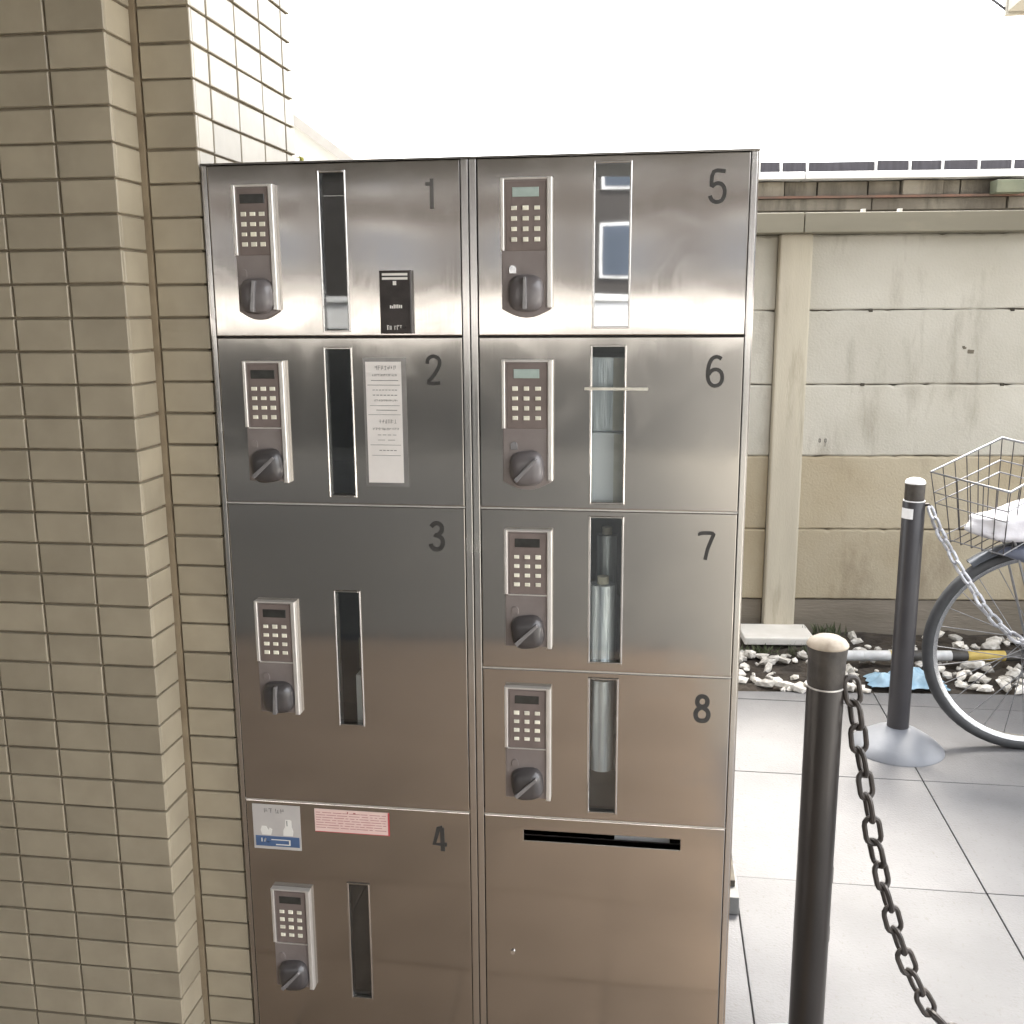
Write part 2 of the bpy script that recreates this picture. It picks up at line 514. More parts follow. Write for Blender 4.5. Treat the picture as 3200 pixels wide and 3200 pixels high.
# pavement: 600 mm slabs, each its own piece, on a mortar bed
PX, PY, PS = 0.9133, 0.8242, 0.6
pave = struct('pavement', MB().box(-0.02, 6.2, -1.5, 2.12, -0.056, -0.012), M['joint'])
slab_me = mesh('paving_slab', MB().box(-0.2985, 0.2985, -0.2985, 0.2985, -0.012, 0.028), M['paver'], bevel=0.0025)
for i in range(-1, 6):
    for j in range(-4, 2):
        if i < 0 and j < -1:
            continue
        s = link('paving_slab', slab_me, pave, (PX + PS * (i + 0.5), PY + PS * (j + 0.5), -0.028 + rnd.uniform(-0.0008, 0.0008)))
        s.rotation_euler = (rnd.uniform(-1, 1) * R(0.10), rnd.uniform(-1, 1) * R(0.10), 0)
bounce_ground = struct('bounce_ground', MB().box(6.3, 16, -2.5, 8, -0.056, -0.012).box(2.7134, 6.3, -2.5, -1.57, -0.056, -0.012), M['kerb'])  # unseen pale ground added to bounce sun onto the tile return
# last course up to the gravel, cut along the slanting gravel line
ux, uy = math.cos(R(4.93)), math.sin(R(4.93))


def WP(u, d):   # frame of the retaining wall: u along it, d behind (+) or in front (-) of its face
    return (1.216 + u * ux - d * uy, 2.881 + u * uy + d * ux)


for i in range(-1, 6):
    xa, xb = PX + PS * i + 0.0015, PX + PS * (i + 1) - 0.0015
    y0 = PY + 2 * PS + 0.0015
    ya, yb = 2.098 + (xa - 1.03) * 0.0863, 2.098 + (xb - 1.03) * 0.0863
    mb = MB().add([(xa, y0, -0.04), (xb, y0, -0.04), (xb, yb, -0.04), (xa, ya, -0.04), (xa, y0, 0), (xb, y0, 0), (xb, yb, 0), (xa, ya, 0)],
                  [(0, 3, 2, 1), (4, 5, 6, 7), (0, 1, 5, 4), (1, 2, 6, 5), (2, 3, 7, 6), (3, 0, 4, 7)])
    part('paving_slab', mb, M['paver'], pave, bevel=0.0025)

# gravel bed between pavement and retaining wall
gb = MB()
NX, NY = 60, 12
for a in range(NX + 1):
    for b in range(NY + 1):
        u = -1.2 + 5.4 * a / NX
        d = -0.775 + 0.775 * b / NY
        x, y = WP(u, d)
        z = -0.01 + 0.018 * math.sin(u * 9 + b) * math.sin(d * 13 + a * .7) + rnd.uniform(-.008, .008)
        if b == 0:
            z = -0.02
        gb.v.append(Vector((x, y, z)))
for a in range(NX):
    for b in range(NY):
        gb.f.append((a * (NY + 1) + b, (a + 1) * (NY + 1) + b, (a + 1) * (NY + 1) + b + 1, a * (NY + 1) + b + 1))
gravel = struct('gravel_bed', gb, M['soil'])
stone_me = []
for k in range(7):
    bm = bmesh.new()
    bmesh.ops.create_icosphere(bm, subdivisions=1, radius=1.0)
    ph = [rnd.uniform(0, 6) for _ in range(6)]
    for v in bm.verts:
        c = v.co
        s = 1 + .16 * math.sin(3 * c.x + ph[0]) + .13 * math.sin(4 * c.y + ph[1]) + .12 * math.sin(5 * c.z + ph[2]) + rnd.uniform(-.15, .12)
        v.co = Vector((c.x * s, c.y * s * 0.8, c.z * s * 0.6))
    me = bpy.data.meshes.new('stone')
    bm.to_mesh(me)
    bm.free()
    me.materials.append(M['stone'])
    for p in me.polygons:
        p.use_smooth = False
    stone_me.append(me)
ns = 0
while ns < 285:
    u = rnd.uniform(-0.25, 1.35)
    d = rnd.uniform(-0.765, -0.10)
    # thicker towards the front, bare soil at the left rear
    w = min(1.0, 0.25 + (-d - 0.1) * 1.5)
    if u < 0.15:
        w *= 0.05 if d > -0.36 else 1.25
    if rnd.random() > w:
        continue
    sz = rnd.choice([.010, .013, .016, .020, .024, .031]) * rnd.uniform(.85, 1.2)
    x, y = WP(u, d)
    if 1.50 < x < 1.81 and 2.15 < y < 2.35:
        continue
    o = link('stone', rnd.choice(stone_me), gravel, (x, y, sz * 0.35))
    o.scale = (sz * rnd.uniform(.85, 1.35), sz * rnd.uniform(.85, 1.2), sz)
    o.rotation_euler = (rnd.uniform(-.3, .3), rnd.uniform(-.3, .3), rnd.uniform(0, 6.3))
    ns += 1

# brown tiled floor of the covered passage and the lane behind the camera
ff = struct('passage_floor', MB().box(-6.0, 0.909, -2.6, 0.2195, -0.056, -0.011), M['joint'])
fl_me = mesh('floor_tile', MB().box(-0.1485, 0.1485, -0.1485, 0.1485, -0.01, 0.006), M['floor'], bevel=0.0015, seg=1)
for i in range(14):
    for j in range(9):
        link('floor_tile', fl_me, ff, (0.911 - 0.15 - 0.3 * i, 0.2195 - 0.15 - 0.3 * j, -0.006))

# covered passage: ceiling over the camera, open towards the pavement and the lane
struct('passage_ceiling', MB().box(-6.0, 1.75, -8.2, 1.70, 2.60, 2.90), M['ceil'])

side = struct('passage_wall', MB().box(-6.0, -5.8, -8.2, -0.02, -0.056, 2.598), M['brownwall'])
# lane behind the camera, seen only in the steel: walls added for the bright band, building
kw = thing('band_stop_wall', 'low grey wall added behind the camera to bound the bright band below', 'wall', (0, -9, 0))
part('wall', MB().box(-12, 12, -9.2, -9.0, -0.056, 1.205), M['block'], kw)
bw = thing('band_wall', 'low white wall added behind the camera for the bright band in the steel', 'wall', (0, -10.2, 0))
part('wall', MB().box(-14, 14, -10.4, -10.2, -0.056, 1.50), M['whitewall'], bw)
part('coping', MB().box(-14, 14, -10.44, -10.16, 1.50, 1.57), M['whitewall'], bw)
ab = thing('apartment_building', 'brown clad building with rows of windows across the lane', 'building', (0, -26, 0))
part('wall', MB().box(-22, 22, -32, -26, -0.056, 6.5), M['brownwall'], ab)
part('roof', MB().box(-22.3, 22.3, -32.3, -25.6, 6.5, 6.7), M['verge'], ab)
for i in range(9):
    for zz in (2.25, 4.5):
        x0 = -13.6 + 3.2 * i
        fr_ = part('window_frame', MB().box(x0, x0 + 1.7, -26, -25.93, zz, zz + 1.35), M['gutter'], ab)
        g = MB()
        g.box(x0 + .08, x0 + .82, -25.928, -25.91, zz + .08, zz + 1.27)
        g.box(x0 + .88, x0 + 1.62, -25.928, -25.91, zz + .08, zz + 1.27)
        part('window_pane', g, M['winglass'], fr_)

# ================================================================== TILED PIER (left)
TP = 0.0503                 # course pitch
TZ = 1.785                  # one joint line
pier = thing('tiled_wall', 'cream glazed tiled wall and pier left of the steel lockers', 'wall', (-0.2, 0.2, 0))
core = MB()
core.box(-3.0, -0.1032, -0.0688, 0.438, -0.05, 2.6)
core.box(-0.1032, -0.0102, 0.0102, 0.438, -0.05, 2.6)
part('wall_core', core, M['grout'], pier)
part('sealant_joint', MB().box(-0.1031, -0.0890, 0.0030, 0.0102, -0.05, 2.6), M['sealant'], pier)
JW = 0.0040


def tile_mesh(w, axis='y'):
    h = TP - JW
    mb = MB().cbox(-w / 2, w / 2, 0, 0.006, -h / 2, h / 2, 0.0012)
    if axis == 'x':           # faces +x
        mb.v = [Vector((-p.y, p.x, p.z)) for p in mb.v]
    return mesh('tile', mb, M['tile'])


TW = 0.0925
A_me = tile_mesh(TW - JW)
R_me = tile_mesh(0.0705, 'x')
B_me = tile_mesh(0.0815)
C_me = tile_mesh(0.109 - JW, 'x')
Ch_me = tile_mesh(0.0525, 'x')
Ce_me = tile_mesh(0.046, 'x')
PZ = wloc(pier)


def put(me, x, y, z):
    j = lambda a: rnd.uniform(-a, a)
    o = link('tile', me, pier, Vector((x, y, z)) - PZ)
    o.rotation_euler = (j(R(.30)), j(R(.25)), j(R(.30)))
    o.location += Vector((j(.0004), j(.0005), j(.0005)))


rest = MB()
hh = (TP - JW) / 2
k0 = int((TZ - 0.0) / TP)
for k in range(-17, k0 + 1):
    z = TZ - TP * (k + 0.5)
    vis = 0.19 < z < 2.03
    for c in range(26):
        x = -0.0972 - TW * (c + 0.5) + JW / 2
        if vis and c < 4:
            put(A_me, x, -0.075, z)
        else:
            rest.box(x - TW / 2 + JW / 2, x + TW / 2 - JW / 2, -0.075, -0.0688, z - hh, z + hh)
    if vis:
        put(R_me, -0.0970, -0.0335, z)
        put(B_me, -0.0453, 0.004, z)
    else:
        rest.box(-0.1030, -0.0970, -0.0685, 0.0020, z - hh, z + hh)
        rest.box(-0.0860, -0.0045, 0.004, 0.010, z - hh, z + hh)
    # side face towards the pavement
    ys = [(0.0105 + 0.0525 / 2, Ch_me, 0.0525)]
    y = 0.067
    while y < 0.36:
        ys.append((y + (0.109 - JW) / 2, C_me, 0.109 - JW))
        y += 0.109
    ys.append((y + 0.023, Ce_me, 0.046))
    for yc, me, w in ys:
        if 1.56 < z < 2.06:
            put(me, -0.0042, yc, z)
        else:
            rest.box(-0.0102, -0.0042, yc - w / 2, yc + w / 2, z - hh, z + hh)
ro = part('tile_field', rest, M['tile'], pier)
ro['kind'] = 'stuff'

# ================================================================== LOCKER
lk = thing('parcel_locker', 'stainless steel parcel locker cabinet with eight numbered doors and a slot panel', 'locker', (0.415, 0.21, 0))
Z = [1.610, 1.352, 1.088, 0.826, 0.570, 0.055]
part('side_panel', MB().box(0.0, 0.0016, 0.002, 0.43, 0.055, 1.608), M['steel'], lk)
part('side_panel', MB().box(0.8284, 0.83, 0.002, 0.43, 0.055, 1.608), M['steel'], lk)
part('top_panel', MB().box(-0.001, 0.831, -0.001, 0.431, 1.6085, 1.6115), M['steel'], lk, bevel=0.0008)
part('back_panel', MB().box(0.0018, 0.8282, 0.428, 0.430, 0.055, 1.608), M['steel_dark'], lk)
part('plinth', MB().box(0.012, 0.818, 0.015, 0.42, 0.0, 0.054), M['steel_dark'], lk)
for xa, xb in ((0.0018, 0.0088), (0.4012, 0.4125), (0.4137, 0.4248), (0.8192, 0.8282)):
    part('front_flange', MB().box(xa, xb, 0.0, 0.024, 0.056, 1.6082), M['steel_frame'], lk, bevel=0.0012)
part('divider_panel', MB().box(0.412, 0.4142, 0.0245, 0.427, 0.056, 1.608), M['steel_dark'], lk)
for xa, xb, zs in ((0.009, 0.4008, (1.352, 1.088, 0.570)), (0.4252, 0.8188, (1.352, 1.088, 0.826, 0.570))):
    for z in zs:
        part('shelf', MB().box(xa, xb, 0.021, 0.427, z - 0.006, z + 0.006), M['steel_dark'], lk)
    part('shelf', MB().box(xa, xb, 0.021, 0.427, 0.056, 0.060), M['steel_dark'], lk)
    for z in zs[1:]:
        part('edge_highlight', MB().box(xa, xb, 0.0008, 0.0205, z - 0.0011, z + 0.0011), M['bezel'], lk)  # pale strip stands in for the highlight along the door edge

DIG = {
    '1': [[(-.17, .33), (.03, .335)], [(.05, .5), (.05, -.5)]],
    '2': [[(-.22, .24), (-.20, .38), (-.10, .48), (.06, .50), (.19, .42), (.23, .27), (.18, .10), (.02, -.16), (-.20, -.44), (.24, -.44)]],
    '3': [[(-.20, .36), (-.08, .48), (.08, .49), (.19, .38), (.18, .20), (.05, .07), (-.06, .05), (.06, .03), (.20, -.08), (.23, -.26), (.15, -.43), (-.02, -.49), (-.17, -.42), (-.22, -.28)]],
    '4': [[(.10, .5), (-.06, .46), (-.24, -.22), (.26, -.22)], [(.08, .48), (.10, -.5)]],
    '5': [[(.24, .48), (-.14, .48), (-.20, .03), (-.06, .10), (.10, .09), (.21, -.04), (.23, -.24), (.15, -.43), (-.02, -.49), (-.18, -.42), (-.24, -.28)]],
    '6': [[(.20, .42), (.05, .49), (-.12, .42), (-.22, .20), (-.25, -.12), (-.20, -.36), (-.06, -.49), (.10, -.48), (.22, -.36), (.24, -.18), (.18, -.02), (.04, .06), (-.12, .02), (-.22, -.12)]],
    '7': [[(-.22, .38), (-.20, .46), (.22, .46), (.20, .30), (.06, -.10), (-.02, -.5)]],
    '8': [[(0, .06), (-.15, .14), (-.18, .32), (-.09, .46), (.09, .46), (.18, .32), (.15, .14), (0, .06), (-.18, -.06), (-.23, -.26), (-.13, -.45), (.13, -.45), (.23, -.26), (.18, -.06), (0, .06)]],
}


def smoothed(pts, n=3):
    if len(pts) < 5:
        return pts
    out = []
    for i in range(len(pts) - 1):
        p0, p1, p2, p3 = pts[max(0, i - 1)], pts[i], pts[i + 1], pts[min(len(pts) - 1, i + 2)]
        for s in range(n):
            t = s / n
            q = []
            for a in (0, 1):
                q.append(0.5 * (2 * p1[a] + (p2[a] - p0[a]) * t + (2 * p0[a] - 5 * p1[a] + 4 * p2[a] - p3[a]) * t * t + (3 * p1[a] - p0[a] - 3 * p2[a] + p3[a]) * t ** 3))
            out.append(tuple(q))
    out.append(pts[-1])
    return out


def door_mesh(x0, x1, z0, z1, hole):
    """steel sheet folded at the edges, with one rectangular opening"""
    hx0, hx1, hz0, hz1 = hole
    X = [x0, hx0, hx1, x1]
    Zs = [z0, hz0, hz1, z1]
    mb = MB()
    for y in (0.0, 0.018):
        for i in range(4):
            for j in range(4):
                mb.v.append(Vector((X[i], y, Zs[j])))
    for i in range(3):
        for j in range(3):
            if i == 1 and j == 1:
                continue
            q = (i * 4 + j, (i + 1) * 4 + j, (i + 1) * 4 + j + 1, i * 4 + j + 1)
            mb.f.append(q)
            mb.f.append(tuple(16 + t for t in q[::-1]))
    per = [0, 4, 8, 12, 13, 14, 15, 11, 7, 3, 2, 1]
    for a in range(12):
        b = (a + 1) % 12
        mb.f.append((per[a], per[b], 16 + per[b], 16 + per[a]))
    hp = [5, 9, 10, 6]
    for a in range(4):
        b = (a + 1) % 4
        mb.f.append((hp[a], 16 + hp[a], 16 + hp[b], hp[b]))
    me = bpy.data.meshes.new('door')
    off = wloc(lk)
    me.from_pydata([p - off for p in mb.v], [], mb.f)
    bm = bmesh.new()
    bm.from_mesh(me)
    bmesh.ops.recalc_face_normals(bm, faces=bm.faces)
    es = [e for e in bm.edges if len(e.link_faces) == 2 and e.calc_face_angle(0) > R(60)
          and all(abs(v.co.y + off.y) < 1e-5 for v in e.verts)]
    bmesh.ops.bevel(bm, geom=es, offset=0.0013, segments=2, affect='EDGES', profile=0.6)
    bm.to_mesh(me)
    bm.free()
    me.materials.append(M['steel'])
    return me


plate_cache = {}


def lock(door, n, x0, x1, zt, zb, arc, knob_ang, pale, light):
    """keypad lock set: plate, bezel strips, display, twelve keys, knob"""
    w = x1 - x0
    cx = (x0 + x1) / 2
    T = -0.0085
    # plate outline; the foot is a shallow arc on some
    poly = [(x0, zt), (x0, zb + (0.010 if arc else 0))]
    if arc:
        for k in range(1, 8):
            t = k / 8
            poly.append((x0 + w * t, zb + 0.010 - 0.013 * math.sin(math.pi * t)))
        poly.append((x1, zb + 0.010))
    else:
        poly.append((x1, zb))
    poly.append((x1, zt))
    part('lock_plate', MB().prism(poly, T, -0.0002), M['plate'], door, bevel=0.0016)
    fz = zt - 0.102             # foot of the keypad field
    part('keypad', MB().cbox(x0 + 0.007, x1 - 0.007, T - 0.0012, T + 0.001, fz, zt - 0.004, 0.0008), M['keypad'], door)
    b = MB()
    b.cbox(x0 - 0.0008, x0 + 0.0042, T - 0.0032, -0.0004, fz, zt + 0.0012, 0.0008)
    b.cbox(x0 + 0.0042, x1 - 0.0058, T - 0.0030, -0.0004, zt - 0.0016, zt + 0.0012, 0.0006)
    if not arc:
        b.cbox(x0 + 0.0042, x1 - 0.0058, T - 0.0022, T + 0.001, fz - 0.0022, fz, 0.0006)
    part('keypad_bezel', b, M['bezel'], door)
    part('edge_trim', MB().cbox(x1 - 0.0058, x1 + 0.0018, T - 0.0036, -0.0004, zb + (0.012 if arc else -0.002), zt + 0.0014, 0.0012), M['bezel'], door)
    part('display', MB().cbox(cx - 0.020, cx + 0.019, T - 0.0022, T + 0.001, zt - 0.026, zt - 0.0125, 0.0006), M['lcd_pale'] if pale else M['lcd'], door)
    for r in range(4):
        for c in range(3):
            kx = cx + (c - 1) * 0.0168 * (w / 0.072) - 0.0005
            kz = zt - 0.0415 - 0.0148 * r
            if 'key' not in plate_cache:
                plate_cache['key'] = mesh('key', MB().cbox(-0.0042, 0.0042, -0.0015, 0.001, -0.0030, 0.0030, 0.0006), M['key'])
            o = link('key', plate_cache['key'], door, Vector((kx, T - 0.0016, kz)) - wloc(door))
            o.scale = (rnd.uniform(.92, 1.08), 1, rnd.uniform(.88, 1.1))
    # knob: rounded-square dome with a pointer ridge
    kz = zt - 0.163
    mb = MB()
    N = 28
    prof = [(0.0262, T), (0.0258, T - 0.006), (0.0235, T - 0.0125), (0.0185, T - 0.0165), (0.010, T - 0.0180)]
    for rr, y in prof:
        for j in range(N):
            a = 2 * math.pi * j / N
            ca, sa = math.cos(a), math.sin(a)
            e = 1 / (abs(ca) ** 3.2 + abs(sa) ** 3.2) ** (1 / 3.2)
            ang = a + knob_ang * 0.15
            mb.v.append(Vector((cx + rr * e * math.cos(ang), y, kz + rr * e * math.sin(ang) * 1.03)))
    for i in range(len(prof) - 1):
        for j in range(N):
            j2 = (j + 1) % N
            mb.f.append((i * N + j, i * N + j2, (i + 1) * N + j2, (i + 1) * N + j))
    mb.f.append(tuple((len(prof) - 1) * N + j for j in range(N)))
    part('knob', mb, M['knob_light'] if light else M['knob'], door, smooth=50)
    rd = MB()
    d = Vector((math.sin(knob_ang), math.cos(knob_ang)))
    q = Vector((d.y, -d.x))
    pts = []
    for s, hw in ((-0.0235, 0.0035), (0.0235, 0.0026)):
        for t in (-1, 1):
            c = d * s + q * t * hw
            pts.append((cx + c.x, kz + c.y))
    (a, b_, c, d_) = pts
    rd.prism([a, b_, d_, c] if True else pts, T - 0.0225, T - 0.0100)
    part('knob_ridge', rd, M['ridge'], door, bevel=0.0012)
    kh = MB()
    kp = []
    for k in range(9):
        t = math.pi * k / 8
        kp.append((cx - 0.020 + 0.0052 * math.cos(t), zt - 0.1275 + 0.0052 * math.sin(t)))
    kp += [(cx - 0.0252, zt - 0.1345), (cx - 0.0148, zt - 0.1345)]
    kh.prism(kp, T - 0.002, T + 0.001)
    part('keyhole_cover', kh, M['chrome'] if n == '5' else (M['ridge'] if n == '6' else M['plate']), door, bevel=0.0005)


def window(door, x0, x1, z0, z1, pane='pane'):
    f = 0.0032
    mb = MB()
    mb.cbox(x0, x0 + f, -0.0028, 0.016, z0, z1, 0.001)
    mb.cbox(x1 - f, x1, -0.0028, 0.016, z0, z1, 0.001)
    mb.cbox(x0 + f, x1 - f, -0.0026, 0.016, z1 - f, z1, 0.001)
    mb.cbox(x0 + f, x1 - f, -0.0026, 0.016, z0, z0 + f, 0.001)
    part('window_frame', mb, M['steel_frame'], door)
    part('window_pane', MB().box(x0 + f, x1 - f, 0.004, 0.0065, z0 + f, z1 - f), M[pane], door)


LX0, LX1 = 0.0098, 0.4002
RX0, RX1 = 0.4260, 0.8182
G = 0.0014
DOORS = [
    # n, x0,x1, ztop,zbot, plate(x0,x1,zt,zb,arc,ang,pale), window(x0,x1,z0,z1), digit(x,z,w?)
    ('1', LX0, LX1, Z[0] - 0.0012, Z[1], (0.0525, 0.1145, 1.577, 1.381, True, 0.10, False), (0.183, 0.227, 1.359, 1.597), (0.356, 1.560)),
    ('2', LX0, LX1, Z[1], Z[2], (0.0535, 0.1175, 1.314, 1.126, False, 0.85, False), (0.1815, 0.2275, 1.101, 1.336), (0.355, 1.3005)),
    ('3', LX0, LX1, Z[2], Z[4], (0.0500, 0.1165, 0.926, 0.735, False, 0.05, False), (0.1815, 0.2265, 0.714, 0.947), (0.3545, 1.0405)),
    ('4', LX0, LX1, Z[4], Z[5], (0.0500, 0.1170, 0.408, 0.220, False, 0.75, False), (0.1835, 0.2235, 0.202, 0.426), (0.3495, 0.5185)),
    ('5', RX0, RX1, Z[0] - 0.0012, Z[1], (0.4630, 0.5360, 1.578, 1.382, True, 0.0, True), (0.5965, 0.6525, 1.363, 1.600), (0.7735, 1.561)),
    ('6', RX0, RX1, Z[1], Z[2], (0.4625, 0.5375, 1.316, 1.122, True, 0.75, True), (0.5945, 0.6485, 1.098, 1.339), (0.7785, 1.3005)),
    ('7', RX0, RX1, Z[2], Z[3], (0.4645, 0.5365, 1.055, 0.867, False, 0.80, False), (0.5945, 0.6485, 0.841, 1.079), (0.7735, 1.036)),
    ('8', RX0, RX1, Z[3], Z[4], (0.4630, 0.5350, 0.797, 0.607, False, 0.80, False), (0.5955, 0.6440, 0.584, 0.817), (0.7755, 0.773)),
]
doors = {}
for n, x0, x1, zt, zb, pl, wi, dg in DOORS:
    d = link('door', door_mesh(x0, x1, zb + G, zt - G, (wi[0] + .003, wi[1] - .003, wi[2] + .003, wi[3] - .003)), lk)
    d['label'] = 'door marked with the figure ' + n
    doors[n] = d
    lock(d, n, *pl, n in '156')
    window(d, *wi, pane='pane_bright' if n == '5' else 'pane')
    mb = MB()
    for q, st in enumerate(DIG[n]):
        mb.ribbon([(dg[0] + a * 0.043, dg[1] + b * 0.043) for a, b in smoothed(st)], 0.0072 if n in '348' else 0.0056, -0.0006 - 0.0004 * q, 0.0006)
    part('numeral', mb, M['ink_mid'] if n == '1' else M['ink'], d)

def glyphs(mb, x0, x1, z0, h, n, y0, y1, seed, t=0.0006):
    """a row of small illegible printed characters"""
    r2 = random.Random(seed)
    w = (x1 - x0) / n
    for k in range(n):
        a, b = x0 + k * w + w * .10, x0 + (k + 1) * w - w * .14
        for q in range(r2.choice((2, 3, 3, 4))):
            if r2.random() < .5:
                xx = r2.uniform(a, b - t)
                za = z0 + h * r2.choice((0, 0, .35))
                mb.box(xx, xx + t, y0, y1, za, z0 + h * r2.choice((.7, 1, 1)))
            else:
                zz_ = z0 + h * r2.choice((0, .3, .5, .75, .9))
                mb.box(a, b, y0 - 0.00003, y1, zz_, zz_ + t * .85)


# slot panel, lower right
d = link('door', door_mesh(RX0, RX1, Z[5] + G, Z[4] - G, (0.4915, 0.7475, 0.5270, 0.5455)), lk)
d['label'] = 'wide slot panel without a number'
part('slot_liner', MB().box(0.4905, 0.7485, 0.0182, 0.0200, 0.5250, 0.5275).box(0.4905, 0.7485, 0.0182, 0.0200, 0.545, 0.5475), M['black'], d)
part('lock_cylinder', MB().tube([(0.472, 0.0005, 0.318), (0.472, -0.003, 0.318)], 0.0038, 14), M['chrome'], d)

# door 1: black notice holder
d1 = doors['1']
b = MB()
b.cbox(0.2765, 0.3255, -0.0105, -0.0003, 1.3565, 1.4500, 0.0015)
part('label_holder', b, M['black'], d1)
b = MB()
for zz in (1.4425, 1.4365):
    b.box(0.2815, 0.3205, -0.0118, -0.0104, zz, zz + 0.0036)
b.box(0.298, 0.303, -0.0118, -0.0104, 1.4285, 1.4345)
glyphs(b, .2865, .2945, 1.3625, .0068, 2, -0.0112, -0.0104, 5, .0008)
glyphs(b, .2975, .3150, 1.3625, .0068, 4, -0.0112, -0.0104, 6, .0008)
for q in range(7):
    b.box(0.2925 + .0028 * q, 0.2942 + .0028 * q, -0.0112, -0.0104, 1.3945 + rnd.uniform(-.0005, .0005), 1.3945 + rnd.uniform(.003, .006))
part('label_print', b, M['white'], d1)

# door 2: long paper notice in a film sleeve
d2 = doors['2']
part('sleeve', MB().box(0.2440, 0.3120, -0.0010, -0.0002, 1.1195, 1.3200), M['film'], d2)
part('notice_sheet', MB().box(0.2480, 0.3045, -0.0016, -0.0009, 1.1255, 1.3140), M['paper'], d2, label='white notice sheet with rows of fine print')
b = MB()
zz = 1.308
for q, (a0, h, dash) in enumerate([(.012, .0065, 5), (.008, .0032, 6), (.006, .0010, 1), (.0, .0009, 1), (.008, .0014, 8), (.008, .0018, 7), (.010, .0028, 3), (.003, .0007, 1), (.013, .0010, 1), (.0, .0007, 1), (.016, .0060, 6), (.006, .0034, 7), (.014, .0012, 4), (.014, .0010, 2), (.002, .0007, 1), (.016, .0018, 5), (.004, .0006, 1)]):
    xa, xb = 0.2505 + a0, 0.3020 - a0 * 0.4
    step = (xb - xa) / dash
    for s in range(dash):
        if h > 0.0025 and s == 0:
            glyphs(b, xa, xb, zz - h, h, int((xb - xa) / (h * .72)), -0.0019, -0.0015, q, max(.0004, h * .10))
        elif h <= 0.0025:
            b.box(xa + s * step, xa + (s + (0.72 if dash > 1 else 1)) * step, -0.0019, -0.0015, zz - h, zz - (h * .3 if dash > 1 else 0))
    zz -= h + (0.0062 if q < 9 else 0.0070)
part('notice_print', b, M['ink_pale'], d2)

# door 4: service sticker and pink notice
d4 = doors['4']
part('sticker', MB().box(0.0205, 0.1055, -0.0008, -0.0002, 0.4790, 0.5620), M['stick'], d4, label='square sticker with a blue band and white parcels')
part('sticker_band', MB().box(0.0240, 0.1025, -0.0013, -0.0007, 0.4845, 0.5035), M['blue'], d4)
b = MB()
glyphs(b, .0335, .0490, .4925, .0068, 3, -0.0018, -0.0012, 8, .0008)
b.box(.052, .085, -0.0018, -0.0012, .4965, .4980)
b.box(.060, .084, -0.0018, -0.0012, .4875, .4892)
b.box(.0838, .0862, -0.0018, -0.0012, .4875, .4980)
b.prism([(.036, .5055), (.052, .5055), (.0545, .516), (.050, .519), (.047, .514), (.044, .5215), (.036, .5220), (.0335, .514)], -0.0013, -0.0007)
b.prism([(.074, .5055), (.091, .5055), (.092, .514), (.0895, .522), (.0895, .534), (.087, .5355), (.0785, .5355), (.0775, .522), (.0745, .516)], -0.0013, -0.0007)
part('sticker_picture', b, M['white'], d4)
b = MB()
glyphs(b, .041, .057, .5470, .008, 2, -0.0013, -0.0007, 3, .0011)
glyphs(b, .061, .078, .5470, .008, 2, -0.0013, -0.0007, 4, .0011)
b.box(.081, .0825, -0.0018, -0.0012, .524, .534)
part('sticker_print', b, M['ink_pale'], d4)
part('warning_notice', MB().box(0.1315, 0.2620, -0.0008, -0.0002, 0.5180, 0.5600), M['pink'], d4, label='wide pink paper notice')
b = MB()
b.box(0.2600, 0.2625, -0.0012, -0.0007, 0.5180, 0.5600)
b.box(0.1315, 0.2600, -0.0012, -0.0007, 0.5180, 0.5190)
part('notice_border', b, M['red'], d4)
b = MB()
for q in range(7):
    zq = 0.5535 - q * 0.0046
    xq = 0.134
    while xq < 0.252:
        ln = rnd.uniform(.004, .022)
        b.box(xq, min(.257, xq + ln), -0.0012, -0.0007, zq, zq + .0008)
        xq += ln + rnd.uniform(.001, .004)
b.box(.189, .191, -0.0012, -0.0007, .5545, .5575)
b.box(.200, .204, -0.0012, -0.0007, .5535, .5565)
part('notice_print', b, M['redink'], d4)

# door 6: strip of tape across the window
part('tape_strip', MB().box(0.5865, 0.6810, -0.0036, -0.0028, 1.2720, 1.2762), M['tape'], doors['6'])

# parcels behind the panes (each rests on its shelf); right-hand ones imitate reflections


def bag(name, c, sx_, sy_, sz_, m_, label, cat, seed):
    r2 = random.Random(seed)
    bm = bmesh.new()
    bmesh.ops.create_icosphere(bm, subdivisions=3, radius=1.0)
    p = [r2.uniform(0, 6) for _ in range(8)]
    me = bpy.data.meshes.new(name)
    for v in bm.verts:
        co = v.co
        q = [math.copysign(abs(t) ** 0.62, t) for t in co]
        s = 1 + .05 * math.sin(6 * co.x + p[0] + 3 * co.z) + .05 * math.sin(7 * co.z + p[1] + 2 * co.y) + .03 * math.sin(13 * co.y + p[2])
        v.co = Vector((q[0] * sx_ * s, q[1] * sy_ * s, q[2] * sz_ * s))
    bm.to_mesh(me)
    bm.free()
    me.materials.append(m_)
    for f in me.polygons:
        f.use_smooth = True
    return tag(link(name, me, None, c), label, cat)


def parcel(name, x0, x1, y0, y1, z0, z1, m_, label):
    t = thing(name, label, 'parcel', ((x0 + x1) / 2, (y0 + y1) / 2, z0))
    part('carton', MB().box(x0, x1, y0, y1, z0, z1), m_, t, bevel=0.002)
    xm = (x0 + x1) / 2
    part('packing_tape', MB().box(xm - .012, xm + .012, y0 - .0006, y0 - .0001, z0 + .002, z1 - .002), M['tape'], t)
    return t


